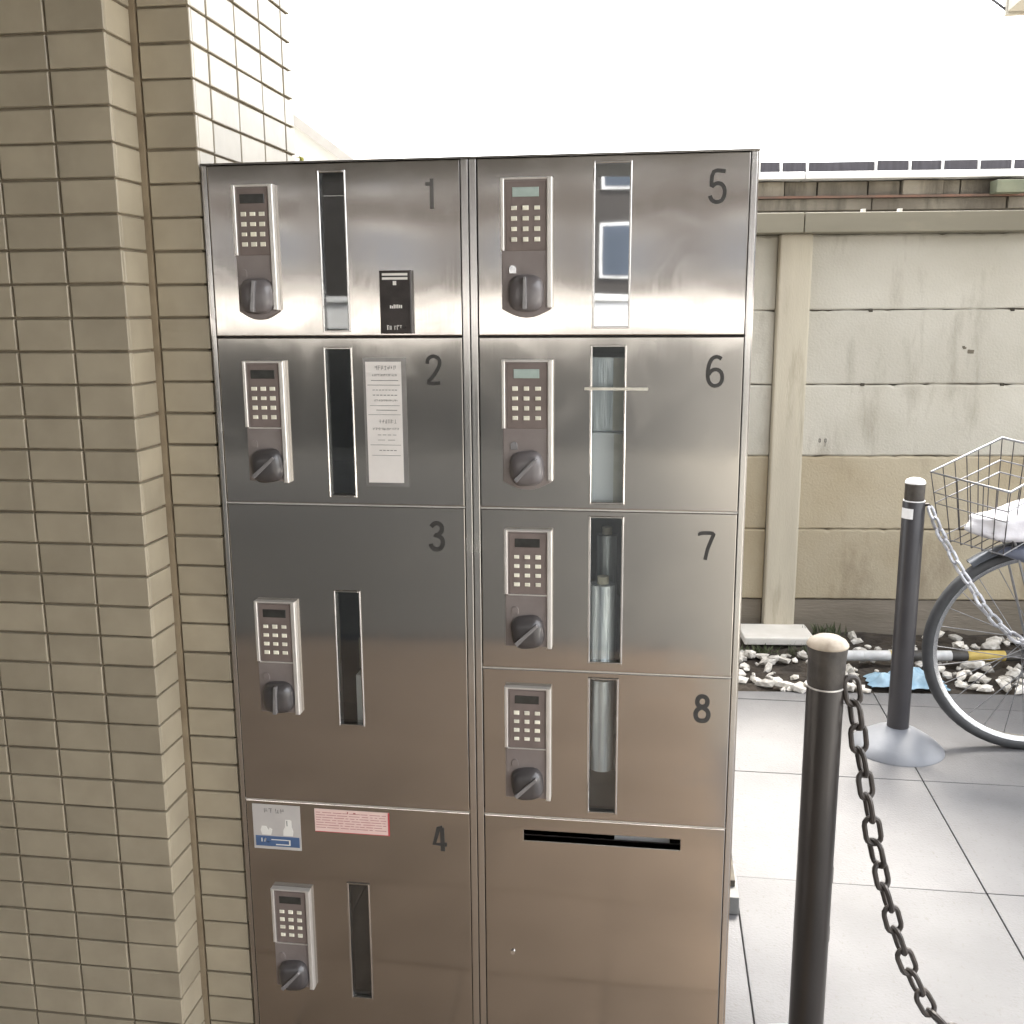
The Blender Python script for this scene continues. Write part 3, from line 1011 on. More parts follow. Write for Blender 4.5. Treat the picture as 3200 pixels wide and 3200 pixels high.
parcel('parcel', 0.2065, 0.345, 0.022, 0.22, 0.5762, 0.795, M['parcel'], 'white carton standing behind the pane of door 3')
parcel('parcel', 0.2050, 0.290, 0.050, 0.20, 0.7956, 0.850, M['carton'], 'tan carton lying on the white carton behind door 3')


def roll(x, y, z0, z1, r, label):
    t = thing('reflection_roll', label, 'roll', (x, y, z0))  # added cylinder standing in for a streaky reflection in the pane
    part('sheet', MB().lathe((x, y, 0), [(r, z0), (r * 1.01, z0 + .3 * (z1 - z0)), (r * .985, z0 + .7 * (z1 - z0)), (r, z1)], 28), M['streaks'], t, smooth=50)
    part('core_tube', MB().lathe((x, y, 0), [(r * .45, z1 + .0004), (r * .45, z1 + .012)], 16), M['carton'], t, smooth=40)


roll(0.6160, 0.0290, 0.8325, 0.9640, 0.0205, 'thick white roll added behind the pane of door 7 for its bright reflection')
roll(0.6195, 0.0800, 0.8325, 1.0330, 0.0180, 'slim taller roll added behind the thick one in door 7 for its reflection')
roll(0.6170, 0.0310, 0.6500, 0.8050, 0.0190, 'white roll added on a crate behind the pane of door 8 for its reflection')
single('crate', MB().box(0.585, 0.690, 0.024, 0.170, 0.5765, 0.6495), M['saddle'], 'dark crate added under the reflection roll behind door 8', 'crate', bevel=0.002, loc=(0.637, 0.097, 0.5765))  # added to carry the roll and keep the pane dark below it
bag('pane_darkener', (0.212, 0.095, 0.300), 0.080, 0.072, 0.185, M['black'], 'black bag added behind the pane of door 4 to darken it', 'bag', 12)  # added only to keep this pane dark
parcel('parcel', 0.585, 0.700, 0.022, 0.20, 1.0945, 1.205, M['parcel'], 'white carton added low behind the pane of door 6 for its bright reflection')  # these two cartons are added in place of the pale reflection
parcel('parcel', 0.590, 0.690, 0.030, 0.16, 1.2056, 1.320, M['streaks'], 'grey carton added on the white one behind door 6 for its reflection')
env = MB()
env.add([(0.640, 0.024, 0.512), (0.732, 0.024, 0.512), (0.730, 0.060, 0.5455), (0.640, 0.060, 0.5455),
         (0.640, 0.026, 0.510), (0.732, 0.026, 0.510), (0.730, 0.062, 0.5435), (0.640, 0.062, 0.5435)],
        [(0, 1, 2, 3), (7, 6, 5, 4), (0, 4, 5, 1), (1, 5, 6, 2), (2, 6, 7, 3), (3, 7, 4, 0)])
single('envelope', env, M['parcel'], 'white envelope stuck in the slot of the lower right panel', 'envelope', loc=(0.685, 0.04, 0.51))

# concrete block with a rubber pad just behind the locker's right rear corner
bl = thing('base_block', 'small grey block topped by a dark pad behind the locker corner', 'block', (0.85, 0.70, 0))
part('block', MB().box(0.80, 0.912, 0.655, 0.805, 0.0, 0.045), M['block'], bl, bevel=0.003)
part('pad', MB().box(0.80, 0.905, 0.700, 0.800, 0.0452, 0.062), M['rubber'], bl, bevel=0.002)

# ================================================================== RETAINING WALL
def wbox(mb, u0, u1, d0, d1, z0, z1):
    p = [WP(u0, d0), WP(u1, d0), WP(u1, d1), WP(u0, d1)]
    vs = [(x, y, z0) for x, y in p] + [(x, y, z1) for x, y in p]
    return mb.add(vs, [(0, 3, 2, 1), (4, 5, 6, 7), (0, 1, 5, 4), (1, 2, 6, 5), (2, 3, 7, 6), (3, 0, 4, 7)])


rw = thing('retaining_wall', 'weathered concrete panel wall with a tan beam behind the gravel bed', 'wall', (*WP(0.5, 0.1), 0))
part('wall_core', wbox(MB(), -3.2, 4.2, 0.030, 0.16, -0.2, 1.69), M['panel_low'], rw)
ZP = [1.688, 1.384, 1.076, 0.772, 0.451, 0.135]


def panel(u0, u1, z0, z1, seed, m_):
    """concrete board with a chipped, slightly wandering lower and upper arris"""
    r2 = random.Random(seed)
    n = max(6, int((u1 - u0) / 0.022))
    rows = []
    wob = 0.0
    prof = []
    for a in range(n + 1):
        u = u0 + (u1 - u0) * a / n
        wob = 0.75 * wob + r2.uniform(-.0022, .0022)
        chip = 0.0
        if r2.random() < 0.10:
            chip = r2.uniform(0.001, 0.006)
        prof.append((u, z0 + 0.0016 + wob * .5, z1 - 0.0016 - chip + wob * 0.5, chip))
    mb = MB()
    o = 0
    for u, za, zb, chip in prof:
        for d, z in ((0.030, za), (0.005, za), (0.0, za + 0.006), (0.0, zb - 0.008 - chip), (0.006, zb), (0.030, zb)):
            x, y = WP(u, d)
            mb.v.append(Vector((x, y, z)))
    for a in range(n):
        for b in range(5):
            mb.f.append((a * 6 + b, (a + 1) * 6 + b, (a + 1) * 6 + b + 1, a * 6 + b + 1))
    mb.f.append(tuple(range(6)))
    mb.f.append(tuple(n * 6 + b for b in range(6))[::-1])
    return part('wall_panel', mb, m_, rw)


sd_ = 1
for u0, u1 in ((-1.66, -0.034), (0.102, 2.02), (2.16, 4.1)):
    for k in range(5):
        panel(u0, u1, ZP[k + 1], ZP[k], sd_, M['panel_tan'] if k > 2 else M['panel'])
        sd_ += 1
    part('wall_footing', wbox(MB(), u0, u1, 0.008, 0.03, -0.05, 0.131), M['panel_low'], rw, bevel=0.004)
for u0 in (-1.79, -0.031, 2.025):
    part('wall_column', wbox(MB(), u0, u0 + 0.131, -0.045, 0.03, -0.05, 1.688), M['column'], rw, bevel=0.008)
for u0, u1 in ((-1.8, 0.0435), (0.0465, 2.3), (2.303, 4.2)):
    part('wall_beam', wbox(MB(), u0, u1, -0.115, 0.16, 1.6885, 1.766), M['beam'], rw, bevel=0.004)
# bolt holes and scabs on the joints
for u, z in ((0.36, 1.381), (0.345, 1.075), (0.92, 1.074), (0.935, 1.381)):
    x, y = WP(u, -0.001)
    part('bolt_hole', wbox(MB(), u - .008, u + .008, -0.002, 0.01, z - .006, z + .006), M['dark_shade'], rw, bevel=0.002)
x, y = WP(0.77, 0)
sc = MB()
for q in range(9):
    u, z = 0.765 + rnd.uniform(-.022, .022), 1.218 + rnd.uniform(-.014, .014)
    wbox(sc, u - rnd.uniform(.003, .008), u + rnd.uniform(.003, .008), -0.0012 - q * .0001, 0.004, z - rnd.uniform(.002, .006), z + rnd.uniform(.002, .006))
part('stain_patch', sc, M['old'], rw)
sc = MB()
for u in (0.175, 0.199):
    wbox(sc, u, u + .0022, -0.001, 0.004, .830, .846)
    wbox(sc, u + .006, u + .0085, -0.001, 0.004, .830, .846)
    wbox(sc, u + .0022, u + .006, -0.001, 0.004, .830, .8325)
    wbox(sc, u + .0022, u + .006, -0.001, 0.004, .8435, .846)
wbox(sc, .2015, .2035, -0.001, 0.004, .812, .829)
part('painted_mark', sc, M['ink'], rw)
# pegs on the beam
for u in (0.285, 0.43):
    part('bracket', wbox(MB(), u, u + .013, -0.06, -0.03, 1.7662, 1.783), M['gutter'], rw)

# ------------------------------------------------------------------ old low building beyond the wall
ob = thing('old_building', 'long low stained concrete building with a white gutter behind the panel wall', 'building', (*WP(3, 9), 0))
OB = 8.0
part('wall', wbox(MB(), -6, 16, OB + .3, OB + 4, -0.1, 2.50), M['dark_shade'], ob)  # shade of the gap above the beam put into the colour
cuts = [-6, -2.0, 0.6, 1.30, 2.62, 4.15, 7.5, 11, 16]
for a in range(len(cuts) - 1):
    part('facade_slab', wbox(MB(), cuts[a] + .006, cuts[a + 1] - .006, OB + rnd.uniform(-.02, .03), OB + .3, 2.508, 2.640), M['old'], ob, bevel=0.01)
part('ledge_strip', wbox(MB(), -6, 16, OB - .05, OB + .3, 2.642, 2.668), M['rust'], ob)
cuts = [-6, -2.5, 1.2, 1.62, 2.0, 2.58, 2.95, 3.42, 3.62, 4.0, 4.28, 6.4, 9, 12, 16]
for a in range(len(cuts) - 1):
    part('facade_slab', wbox(MB(), cuts[a] + .008, cuts[a + 1] - .008, OB + rnd.uniform(-.03, .05), OB + .3, 2.670, 2.832), M['old'], ob, bevel=0.008)
part('meter_box', wbox(MB(), 3.92, 4.25, OB - .25, OB - .05, 2.66, 2.80), M['green'], ob, bevel=0.01)
for u0, u1 in ((-6, 1.815), (1.82, 4.9), (4.905, 16)):
    part('gutter', wbox(MB(), u0, u1, OB - .14, OB + .1, 2.845, 2.925), M['gutter'], ob, bevel=0.012)
mu = [-5.0, -4.2, -3.4, -2.6, -1.8, -0.9, 0.1, 0.85, 1.331, 1.585, 1.887, 2.669, 3.057, 3.427, 3.837, 4.216, 4.8, 5.4, 6.0]
for a in range(len(mu) - 1):
    part('roof_panel', wbox(MB(), mu[a] + .022, mu[a + 1] - .022, OB + .1, OB + .14, 2.927, 3.062 + rnd.uniform(-.006, .006)), M['dkpanel'], ob)
    part('mullion', wbox(MB(), mu[a] - .014, mu[a] + .014, OB + .09, OB + .15, 2.927, 3.064), M['gutter'], ob)
part('roof', wbox(MB(), -6, 16, OB + .16, OB + 4, 2.80, 3.0), M['old'], ob)

# white gabled house far behind the tiled pier
gh = thing('white_house', 'white gabled house rising beyond the tiled pier', 'house', (-4.5, 10, 0))
part('wall', MB().prism([(-7.5, -0.05), (-1.2, -0.05), (-1.2, 2.02), (-4.34, 4.32), (-7.5, 2.02)], 9.05, 17), M['render_white'], gh)
part('verge', MB().prism([(-1.0, 1.80), (-1.0, 1.90), (-4.34, 4.36), (-4.34, 4.245)], 8.8, 17.2), M['verge'], gh)
part('verge', MB().prism([(-4.345, 4.245), (-4.345, 4.36), (-7.7, 1.90), (-7.7, 1.80)], 8.8, 17.2), M['verge'], gh)

# bicycle shelter roof whose corner hangs into the upper right
sh = thing('shelter_roof', 'beige bicycle shelter roof whose corner shows at upper right', 'shelter', (3.4, 2.0, 0))
part('roof_sheet', MB().box(2.122, 5.4, 1.30, 3.27, 2.604, 2.66), M['soffit'], sh, bevel=0.004)
part('fascia', MB().box(2.116, 5.4, 3.272, 3.30, 2.592, 2.68), M['soffit'], sh, bevel=0.003)
for y in (1.6, 2.9):
    part('post', MB().tube([(4.9, y, -0.056), (4.9, y, 2.603)], 0.05, 14), M['bollard_far'], sh, smooth=True)
part('stay_cable', MB().tube([(2.125, 3.286, 2.612), (1.93, 3.29, 2.76), (1.70, 3.3, 2.95)], 0.006, 6), M['bollard_far'], sh)

# shrub tip peeking over the locker
sb = thing('shrub', 'small yellow green shrub peeking over the locker beside the tiled pier', 'shrub', (-0.24, 1.25, 0))
part('stem', MB().tube([(-.24, 1.25, -.05), (-.245, 1.24, .9), (-.262, 1.22, 1.70)], [.014, .010, .004], 7), M['bark'], sb)
lb = MB()
for k in range(420):
    t = rnd.random() ** 0.6
    zc = 0.5 + 1.30 * t
    rr = 0.16 * (1 - t) ** 0.7 + 0.012
    an = rnd.uniform(0, 6.28)
    c = Vector((-.262 + rr * rnd.random() * math.cos(an), 1.22 + rr * rnd.random() * math.sin(an), zc))
    a = Vector((math.cos(an), math.sin(an), rnd.uniform(-.2, 1))).normalized() * rnd.uniform(.010, .02)
    b = a.cross(Vector((rnd.uniform(-1, 1), rnd.uniform(-1, 1), 1))).normalized() * .007
    lb.add([c - a, c + b, c + a, c - b], [(0, 1, 2, 3)])
part('foliage', lb, M['leaf_yellow'], sb)

# white gutter cover block at the foot of the wall
single('gutter_cover', MB().box(-0.14, 0.14, -0.10, 0.10, 0.0, 0.032), M['kerb'], 'long pale concrete slab at the foot of the panel wall', 'slab', bevel=0.006)
gc = bpy.data.objects['gutter_cover']
gc.location = (*WP(0.00, -0.135), 0.0)
gc.rotation_euler = (0, 0, R(4.9))
gc.scale = (1.05, 1, 1)

# weeds on the bare soil
for k, (u, d, hgt, lab) in enumerate(((0.10, -0.36, .065, 'dark leafy weed tuft behind the near bollard top'),
                                      (-0.10, -0.34, .05, 'low dark weed tuft between the locker and the pale slab'),
                                      (0.22, -0.10, .07, 'thin weed growing against the wall footing'))):
    x, y = WP(u, d)
    t = thing('weed', lab, 'plant', (x, y, 0), 'weeds by the panel wall')
    wb = MB()
    for q in range(70):
        an = rnd.uniform(0, 6.28)
        ro_ = rnd.uniform(0, .075)
        base = Vector((x + ro_ * math.cos(an) * 1.3, y + ro_ * math.sin(an) * .6, -0.01))
        tip = base + Vector((rnd.uniform(-.03, .03), rnd.uniform(-.03, .03), rnd.uniform(.35, 1) * hgt))
        sdv = Vector((math.cos(an + 1.6), math.sin(an + 1.6), 0)) * rnd.uniform(.003, .007)
        md = (base + tip) / 2 + Vector((rnd.uniform(-.01, .01), rnd.uniform(-.01, .01), 0))
        wb.add([base, md + sdv, tip, md - sdv], [(0, 1, 2, 3)])
    part('leaves', wb, M['leaf'], t)

# blue tarp heap on the edge of the gravel
tb = MB()
nx, ny = 26, 12
for i in range(nx + 1):
    for j in range(ny + 1):
        a, b = i / nx, j / ny
        x = 1.515 + 0.28 * a + .008 * math.sin(j * 1.7)
        y = 2.185 + 0.14 * b + .006 * math.sin(i * 1.3)
        env_ = min(1, 6 * min(a, 1 - a)) * min(1, 5 * min(b, 1 - b) + (.15 if b < .5 else 0))
        z = 0.002 + env_ * (0.034 + 0.014 * math.sin(9 * a + 4 * b) + 0.010 * math.sin(21 * a - 9 * b) + .003 * rnd.uniform(-1, 1))
        tb.v.append(Vector((x, y, z)))
for i in range(nx):
    for j in range(ny):
        tb.f.append((i * (ny + 1) + j, (i + 1) * (ny + 1) + j, (i + 1) * (ny + 1) + j + 1, i * (ny + 1) + j + 1))
single('tarp', tb, M['tarp'], 'crumpled sky blue plastic sheet on the gravel behind the grey bollard', 'plastic sheet', smooth=60, loc=(1.65, 2.25, 0))

# striped pole lying on the gravel
sp = thing('striped_pole', 'yellow and black striped pole lying across the gravel by the wall', 'pole', (1.78, 2.50, 0.03))
pa, pb = Vector((1.36, 2.44, 0.033)), Vector((2.40, 2.55, 0.036))
seg = [0, .16, .19, .30, .46, .52, .58, .80, .90, 1.0]
mats = ['greyband', 'greyband', 'yellow', 'greyband', 'blackband', 'greyband', 'blackband', 'yellow', 'blackband']
seg = [0, .17, .27, .31, .40, .50, .56, .70, .85, 1.0]
mats = ['greyband', 'greyband', 'yellow', 'blackband', 'greyband', 'blackband', 'yellow', 'blackband', 'yellow']
for a in range(len(seg) - 1):
    part('pole_band', MB().tube([pa.lerp(pb, seg[a] + .0005), pa.lerp(pb, seg[a + 1] - .0005)], 0.021, 14), M[mats[a]], sp, smooth=True)

# ================================================================== BOLLARDS AND CHAINS
nb = thing('bollard', 'near black bollard with a worn cream cap beside the locker', 'bollard', (0.986, 0.14, 0), 'bollards with chains')
c = (0.986, 0.14, 0)
part('base', MB().lathe(c, [(0.150, 0.0), (0.149, 0.006), (0.120, 0.028), (0.080, 0.05), (0.045, 0.066), (0.034, 0.075)], 40), M['cone'], nb, smooth=60)
part('post', MB().lathe(c, [(0.0305, 0.055), (0.0305, 0.7655), (0.0300, 0.767)], 40), M['bollard_near'], nb, smooth=40)
part('ring', MB().lathe(c, [(0.0290, 0.7672), (0.0312, 0.7675), (0.0312, 0.7695), (0.0290, 0.7698)], 40), M['bezel'], nb, smooth=40)
part('head', MB().lathe(c, [(0.0300, 0.7700), (0.0305, 0.772), (0.0310, 0.815), (0.0330, 0.835), (0.0330, 0.838)], 40), M['bollard_head'], nb, smooth=40)
part('cap', MB().lathe(c, [(0.0335, 0.8382), (0.0345, 0.8400), (0.0340, 0.8425), (0.0300, 0.8480), (0.0200, 0.8540), (0.0080, 0.8562)], 40), M['cap'], nb, smooth=60)
part('hook', MB().tube([(1.0145, 0.135, 0.786), (1.021, 0.134, 0.788), (1.0245, 0.133, 0.784), (1.0245, 0.133, 0.778)], 0.0035, 8), M['chain_black'], nb, smooth=True)
for z, hgt in ((0.415, .055), (0.300, .055)):
    part('hinge_boss', MB().tube([(1.0120, 0.150, z - hgt / 2), (1.0135, 0.150, z - hgt / 4), (1.0135, 0.150, z + hgt / 4), (1.0120, 0.150, z + hgt / 2)], [.004, .0065, .0065, .004], 10), M['bollard_near'], nb, smooth=True)

fb = thing('bollard', 'far grey bollard with a white cap and cone foot in front of the bicycle', 'bollard', (1.492, 1.66, 0), 'bollards with chains')
c = (1.488, 1.66, 0)
part('base', MB().lathe(c, [(0.146, 0.0), (0.145, 0.005), (0.115, 0.030), (0.075, 0.055), (0.045, 0.068), (0.034, 0.074)], 48), M['cone'], fb, smooth=60)
part('post', MB().lathe(c, [(0.0335, 0.062), (0.0335, 0.806), (0.0325, 0.808)], 40), M['bollard_far'], fb, smooth=40)
part('collar', MB().lathe(c, [(0.0300, 0.8085), (0.0320, 0.809), (0.0320, 0.8115), (0.030, 0.812)], 40), M['cap_white'], fb, smooth=40)
part('head', MB().lathe(c, [(0.0295, 0.8122), (0.0298, 0.814), (0.0298, 0.864)], 40), M['bollard_head'], fb, smooth=40)
part('cap', MB().lathe(c, [(0.0305, 0.8642), (0.0300, 0.868), (0.0260, 0.8755), (0.0150, 0.8805)], 40), M['cap_white'], fb, smooth=60)
rb = MB()
for k in range(8):
    a0, a1 = R(180 + 4 + k * 9), R(180 + 4 + (k + 1) * 9)
    r0, r1 = 0.0337, 0.0347
    q = lambda a, r, z: (c[0] + r * math.cos(a), c[1] + r * math.sin(a), z)
    rb.add([q(a0, r0, .757), q(a1, r0, .757), q(a1, r0, .789), q(a0, r0, .789), q(a0, r1, .757), q(a1, r1, .757), q(a1, r1, .789), q(a0, r1, .789)],
           [(0, 3, 2, 1), (4, 5, 6, 7), (0, 1, 5, 4), (1, 2, 6, 5), (2, 3, 7, 6), (3, 0, 4, 7)])
part('reflector', rb, M['reflector'], fb)
part('hook', MB().tube([(1.514, 1.645, 0.800), (1.5265, 1.640, 0.802), (1.530, 1.638, 0.797)], 0.005, 8), M['chain_black'], fb, smooth=True)


def link_mesh(L, W, r, m_, flat=1.0):
    pts = []
    n = 7
    a = (L - W) / 2
    for k in range(n):
        t = math.pi * k / (n - 1) - math.pi / 2
        pts.append((math.cos(t) * (W / 2 - r) + 0, 0, 0))
    pts = []
    rr = W / 2 - r
    for k in range(n):
        t = -math.pi / 2 + math.pi * k / (n - 1)
        pts.append((a + rr * math.cos(t), rr * math.sin(t), 0))
    for k in range(n):
        t = math.pi / 2 + math.pi * k / (n - 1)
        pts.append((-a + rr * math.cos(t), rr * math.sin(t), 0))
    return mesh('chain_link', MB().tube(pts, r, 8, closed=True), m_, smooth=True)


def chain(pts, pitch, me, root, twist0=0.0, jit=0.2):
    P = [Vector(p) for p in pts]
    fine = []
    for i in range(len(P) - 1):
        for s in range(20):
            p0, p1, p2, p3 = P[max(0, i - 1)], P[i], P[i + 1], P[min(len(P) - 1, i + 2)]
            t = s / 20
            fine.append(0.5 * (2 * p1 + (p2 - p0) * t + (2 * p0 - 5 * p1 + 4 * p2 - p3) * t * t + (3 * p1 - p0 - 3 * p2 + p3) * t ** 3))
    fine.append(P[-1])
    acc, nxt, cs = 0.0, 0.0, []
    for i in range(1, len(fine)):
        d_ = (fine[i] - fine[i - 1]).length
        while acc + d_ >= nxt:
            cs.append(fine[i - 1].lerp(fine[i], (nxt - acc) / d_))
            nxt += pitch
        acc += d_
    base = wloc(root)
    for i in range(len(cs) - 1):
        a, b_ = cs[i], cs[i + 1]
        t = (b_ - a).normalized()
        side = Vector((0, -1, 0))
        nrm = (side - t * side.dot(t)).normalized()
        w = nrm.cross(t)
        ang = twist0 + (math.pi / 2) * (i % 2) + rnd.uniform(-jit, jit)
        n2 = nrm * math.cos(ang) + w * math.sin(ang)
        y2 = n2.cross(t)
        M3 = Matrix((t, y2, n2)).transposed().to_4x4()
        o = link('chain_link', me, root)
        M3.translation = (a + b_) / 2 - base
        o.matrix_local = M3


npts = [(1.0245, .132, 0.785), (1.035, .13, 0.73), (1.042, .13, 0.689), (1.047, .13, 0.655), (1.056, .13, 0.615), (1.063, .13, 0.579), (1.071, .13, 0.54),
        (1.078, .13, 0.503), (1.088, .13, 0.463), (1.097, .13, 0.424), (1.107, .13, 0.391), (1.119, .13, 0.351), (1.132, .13, 0.309), (1.145, .13, 0.278),
        (1.161, .13, 0.24), (1.178, .13, 0.204), (1.198, .13, 0.172), (1.220, .13, 0.149), (1.26, .128, .122), (1.31, .125, .105), (1.37, .12, .10), (1.44, .11, .108), (1.52, .10, .135), (1.60, .09, .19), (1.68, .08, .27), (1.76, .07, .38)]
nc = thing('chain', 'black link chain hanging from the near bollard beside the locker', 'chain', (1.0245, .132, .785), 'chains on the bollards')
chain(npts, 0.0425, link_mesh(0.0580, 0.0345, 0.0047, M['chain_black']), nc, twist0=0.35, jit=0.28)
fpts = [(1.529, 1.638, 0.795), (1.545, 1.628, 0.755), (1.56, 1.617, 0.718), (1.575, 1.604, 0.69), (1.589, 1.593, 0.665), (1.602, 1.583, 0.637), (1.621, 1.568, 0.604), (1.643, 1.553, 0.572),
        (1.660, 1.543, 0.543), (1.672, 1.533, 0.521), (1.686, 1.521, 0.502), (1.7, 1.51, 0.485), (1.714, 1.499, 0.471), (1.728, 1.488, 0.459), (1.744, 1.475, 0.447), (1.80, 1.43, .42), (1.88, 1.37, .40), (1.97, 1.30, .41), (2.06, 1.22, .46), (2.14, 1.15, .54), (2.2, 1.10, .66)]
fc = thing('chain', 'pale galvanised chain hanging from the far bollard across the bicycle wheel', 'chain', (1.529, 1.638, .795), 'chains on the bollards')
chain(fpts, 0.0365, link_mesh(0.0500, 0.0310, 0.0050, M['chain_pale']), fc, twist0=0.6, jit=0.25)

# the bollards outside the frame that carry the other ends
for (x, y, ct, lab) in ((1.80, 0.066, 'near', 'black bollard outside the frame holding the far end of the black chain'), (2.235, 1.07, 'far', 'grey bollard outside the frame holding the far end of the pale chain')):
    t = thing('bollard', lab, 'bollard', (x, y, 0), 'bollards with chains')
    part('base', MB().lathe((x, y, 0), [(0.146, 0.0), (0.115, 0.030), (0.045, 0.068), (0.034, 0.074)], 32), M['cone'], t, smooth=60)
    part('post', MB().lathe((x, y, 0), [(0.031, 0.062), (0.031, 0.84)], 24), M['bollard_near'] if ct == 'near' else M['bollard_far'], t, smooth=40)
    part('cap', MB().lathe((x, y, 0), [(0.032, 0.8402), (0.026, 0.852), (0.012, 0.857)], 24), M['cap'], t, smooth=60)

# ================================================================== BICYCLE
bk = thing('bicycle', 'parked city bicycle with a wire basket beside the grey bollard', 'bicycle', (2.4, 1.70, 0))
HY = 1.70


def wheel(hx, hz, Rw, y, name='wheel'):
    wv = part(name, MB().tube([(hx + (Rw - .017) * math.cos(2 * math.pi * k / 56), y, hz + (Rw - .017) * math.sin(2 * math.pi * k / 56)) for k in range(56)], 0.0185, 12, closed=True), M['tyre'], bk, smooth=True)
    wv.name = name
    mb = MB()
    n = 56
    prof = [(Rw - .030, -.013), (Rw - .036, -.011), (Rw - .044, -.006), (Rw - .044, .006), (Rw - .036, .011), (Rw - .030, .013)]
    for k in range(n):
        a = 2 * math.pi * k / n
        for rr, dy in prof:
            mb.v.append(Vector((hx + rr * math.cos(a), y + dy, hz + rr * math.sin(a))))
    for k in range(n):
        k2 = (k + 1) % n
        for j in range(6):
            j2 = (j + 1) % 6
            mb.f.append((k * 6 + j, k2 * 6 + j, k2 * 6 + j2, k * 6 + j2))
    part('rim', mb, M['rim'], wv, smooth=30)
    part('hub', MB().tube([(hx, y - .045, hz), (hx, y - .03, hz), (hx, y - .028, hz), (hx, y + .028, hz), (hx, y + .03, hz), (hx, y + .045, hz)], [.008, .008, .03, .03, .008, .008], 16), M['wire_dark'], wv, smooth=30)
    for k in range(28):
        a = 2 * math.pi * k / 28
        sgn = 1 if k % 2 else -1
        a2 = a + (1.2 if (k // 2) % 2 else -1.2)
        part('spoke', MB().tube([(hx + .028 * math.cos(a2), y + sgn * .024, hz + .028 * math.sin(a2)), (hx + (Rw - .04) * math.cos(a), y + sgn * .002, hz + (Rw - .04) * math.sin(a))], 0.0016, 5), M['wire'], wv)
    return wv


def fender(hx, hz, rr, a0, a1, y, name):
    n = 30
    mb = MB()
    sec = [(-.030, -.012), (-.024, -.002), (-.010, .005), (.010, .005), (.024, -.002), (.030, -.012)]
    for k in range(n + 1):
        a = R(a0 + (a1 - a0) * k / n)
        for dy, dr in sec:
            mb.v.append(Vector((hx + (rr + dr) * math.cos(a), y + dy, hz + (rr + dr) * math.sin(a))))
        for dy, dr in sec[::-1]:
            mb.v.append(Vector((hx + (rr + dr - .002) * math.cos(a), y + dy * .95, hz + (rr + dr - .002) * math.sin(a))))
    q = 12
    for k in range(n):
        for j in range(q):
            j2 = (j + 1) % q
            mb.f.append((k * q + j, (k + 1) * q + j, (k + 1) * q + j2, k * q + j2))
    mb.f.append(tuple(range(q)))
    mb.f.append(tuple(n * q + j for j in range(q))[::-1])
    return part(name, mb, M['fender'], bk, smooth=40)


wheel(1.889, 0.334, 0.334, HY)
wheel(2.98, 0.334, 0.334, HY)
fender(1.889, 0.334, 0.352, 128, 10, HY, 'fender')
fender(2.98, 0.334, 0.352, 150, 0, HY, 'fender')
fr_ = MB()
for s in (-1, 1):
    fr_.tube([(1.889, HY + s * .052, .334), (1.955, HY + s * .050, .60), (1.99, HY + s * .03, .72)], .011, 10)
part('fork', fr_, M['bikeframe'], bk, smooth=True)
fr_ = MB()
fr_.tube([(1.985, HY, .71), (2.03, HY, .90)], .022, 12)
fr_.tube([(2.0, HY, .78), (2.12, HY, .50), (2.30, HY, .36), (2.45, HY, .29)], .024, 12)
fr_.tube([(2.45, HY, .28), (2.58, HY, .82)], .017, 12)
for s in (-1, 1):
    fr_.tube([(2.45, HY + s * .03, .29), (2.98, HY + s * .06, .334)], .010, 8)
    fr_.tube([(2.555, HY + s * .02, .72), (2.98, HY + s * .06, .334)], .008, 8)
part('frame', fr_, M['bikeframe'], bk, smooth=True)
fr_ = MB()
fr_.tube([(2.03, HY, .90), (2.06, HY, 1.02)], .013, 10)
fr_.tube([(2.25, HY - .27, 1.03), (2.12, HY - .24, 1.05), (2.04, HY - .06, 1.03), (2.04, HY + .06, 1.03), (2.12, HY + .24, 1.05), (2.25, HY + .27, 1.03)], .012, 10)
part('handlebar', fr_, M['rim'], bk, smooth=True)
part('saddle', MB().tube([(2.46, HY, .885), (2.52, HY, .90), (2.62, HY, .905), (2.70, HY, .915), (2.72, HY, .915)], [.02, .03, .06, .085, .05], 14), M['saddle'], bk, smooth=True)
part('seat_post', MB().tube([(2.575, HY, .80), (2.60, HY, .89)], .013, 10), M['rim'], bk, smooth=True)
part('crank', MB().tube([(2.45, HY - .07, .285), (2.45, HY + .07, .285)], .02, 12).tube([(2.45, HY - .07, .285), (2.55, HY - .075, .16)], .009, 8).tube([(2.45, HY + .07, .285), (2.35, HY + .075, .41)], .009, 8), M['wire_dark'], bk, smooth=True)
part('headlamp', MB().tube([(1.742, HY - .05, .655), (1.76, HY - .05, .66), (1.83, HY - .05, .652), (1.95, HY - .05, .640), (1.98, HY - .05, .638)], [.004, .014, .030, .034, .01], 16), M['bikeframe'], bk, smooth=True)

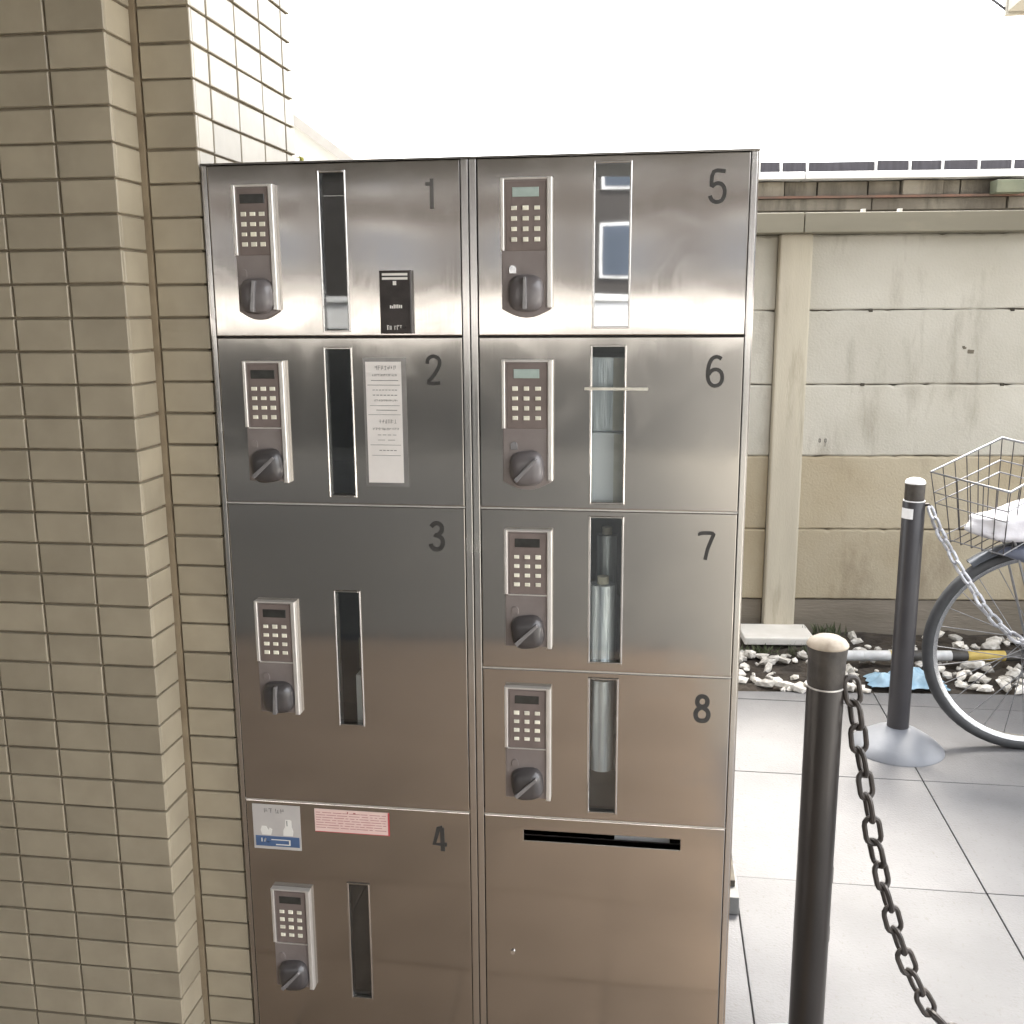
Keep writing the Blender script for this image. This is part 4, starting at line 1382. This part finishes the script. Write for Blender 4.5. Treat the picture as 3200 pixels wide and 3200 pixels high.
# basket: rim corners L (left), N (near right), F (far), Q
BL, BN, BF = Vector((1.532, 1.665, 0.8990)), Vector((1.745, 1.600, 0.8510)), Vector((1.752, 1.735, 0.9975))
BQ = BF + (BN - BL) * 0.9
bc = (BL + BN + BF + BQ) / 4
DN = Vector((0.0, 0, -0.215))


def low(p, t):      # the basket narrows towards its floor
    q = p.lerp(bc, 0.20 * t) + DN * t
    return q


ring = [BL, BN, BQ, BF]
bt = part('basket', MB().tube(ring, 0.0042, 8, closed=True), M['wire'], bk, smooth=30)
for t in (0.30, 0.46, 0.97):
    part('basket_rail', MB().tube([low(p, t) for p in ring], 0.0026, 6, closed=True), M['wire'], bt)
for a in range(4):
    p, q = ring[a], ring[(a + 1) % 4]
    nn = 6
    for k in range(nn):
        w0 = p.lerp(q, k / nn)
        part('basket_wire', MB().tube([w0, low(w0, 1.0)], 0.0017, 5), M['wire_dark'], bt)
for k in range(1, 6):
    part('basket_wire', MB().tube([low(BL.lerp(BN, k / 6), 1), low(BF.lerp(BQ, k / 6), 1)], 0.0017, 5), M['wire_dark'], bt)
part('basket_stay', MB().tube([(1.775, HY - .06, .72), (1.842, HY - .062, .50), (1.889, HY - .06, .334)], .004, 6), M['wire'], bk)
part('basket_stay', MB().tube([(1.775, HY + .06, .72), (1.842, HY + .062, .50), (1.889, HY + .06, .334)], .004, 6), M['wire'], bk)

# white cloth bundle lying in the basket
bm = bmesh.new()
bmesh.ops.create_icosphere(bm, subdivisions=4, radius=1.0)
for v in bm.verts:
    c_ = v.co
    s = 1 + .05 * math.sin(5 * c_.x + 2) + .05 * math.sin(8 * c_.z + 3 * c_.x) + .03 * math.sin(15 * c_.x + 6 * c_.y)
    x = math.copysign(abs(c_.x) ** .8, c_.x) * .165 * s
    c_ = Vector((c_.x, c_.y, math.copysign(abs(c_.z) ** .75, c_.z)))
    v.co = Vector((x, c_.y * .070 * s, c_.z * (.050 + .10 * max(0, x + .10)) * s + .18 * max(0, x + .08)))
me = bpy.data.meshes.new('cloth_bundle')
bm.to_mesh(me)
bm.free()
me.materials.append(M['cloth'])
for f in me.polygons:
    f.use_smooth = True
tag(link('cloth_bundle', me, None, (1.812, 1.675, 0.735)), 'white cloth bundle lying in the bicycle basket', 'cloth')
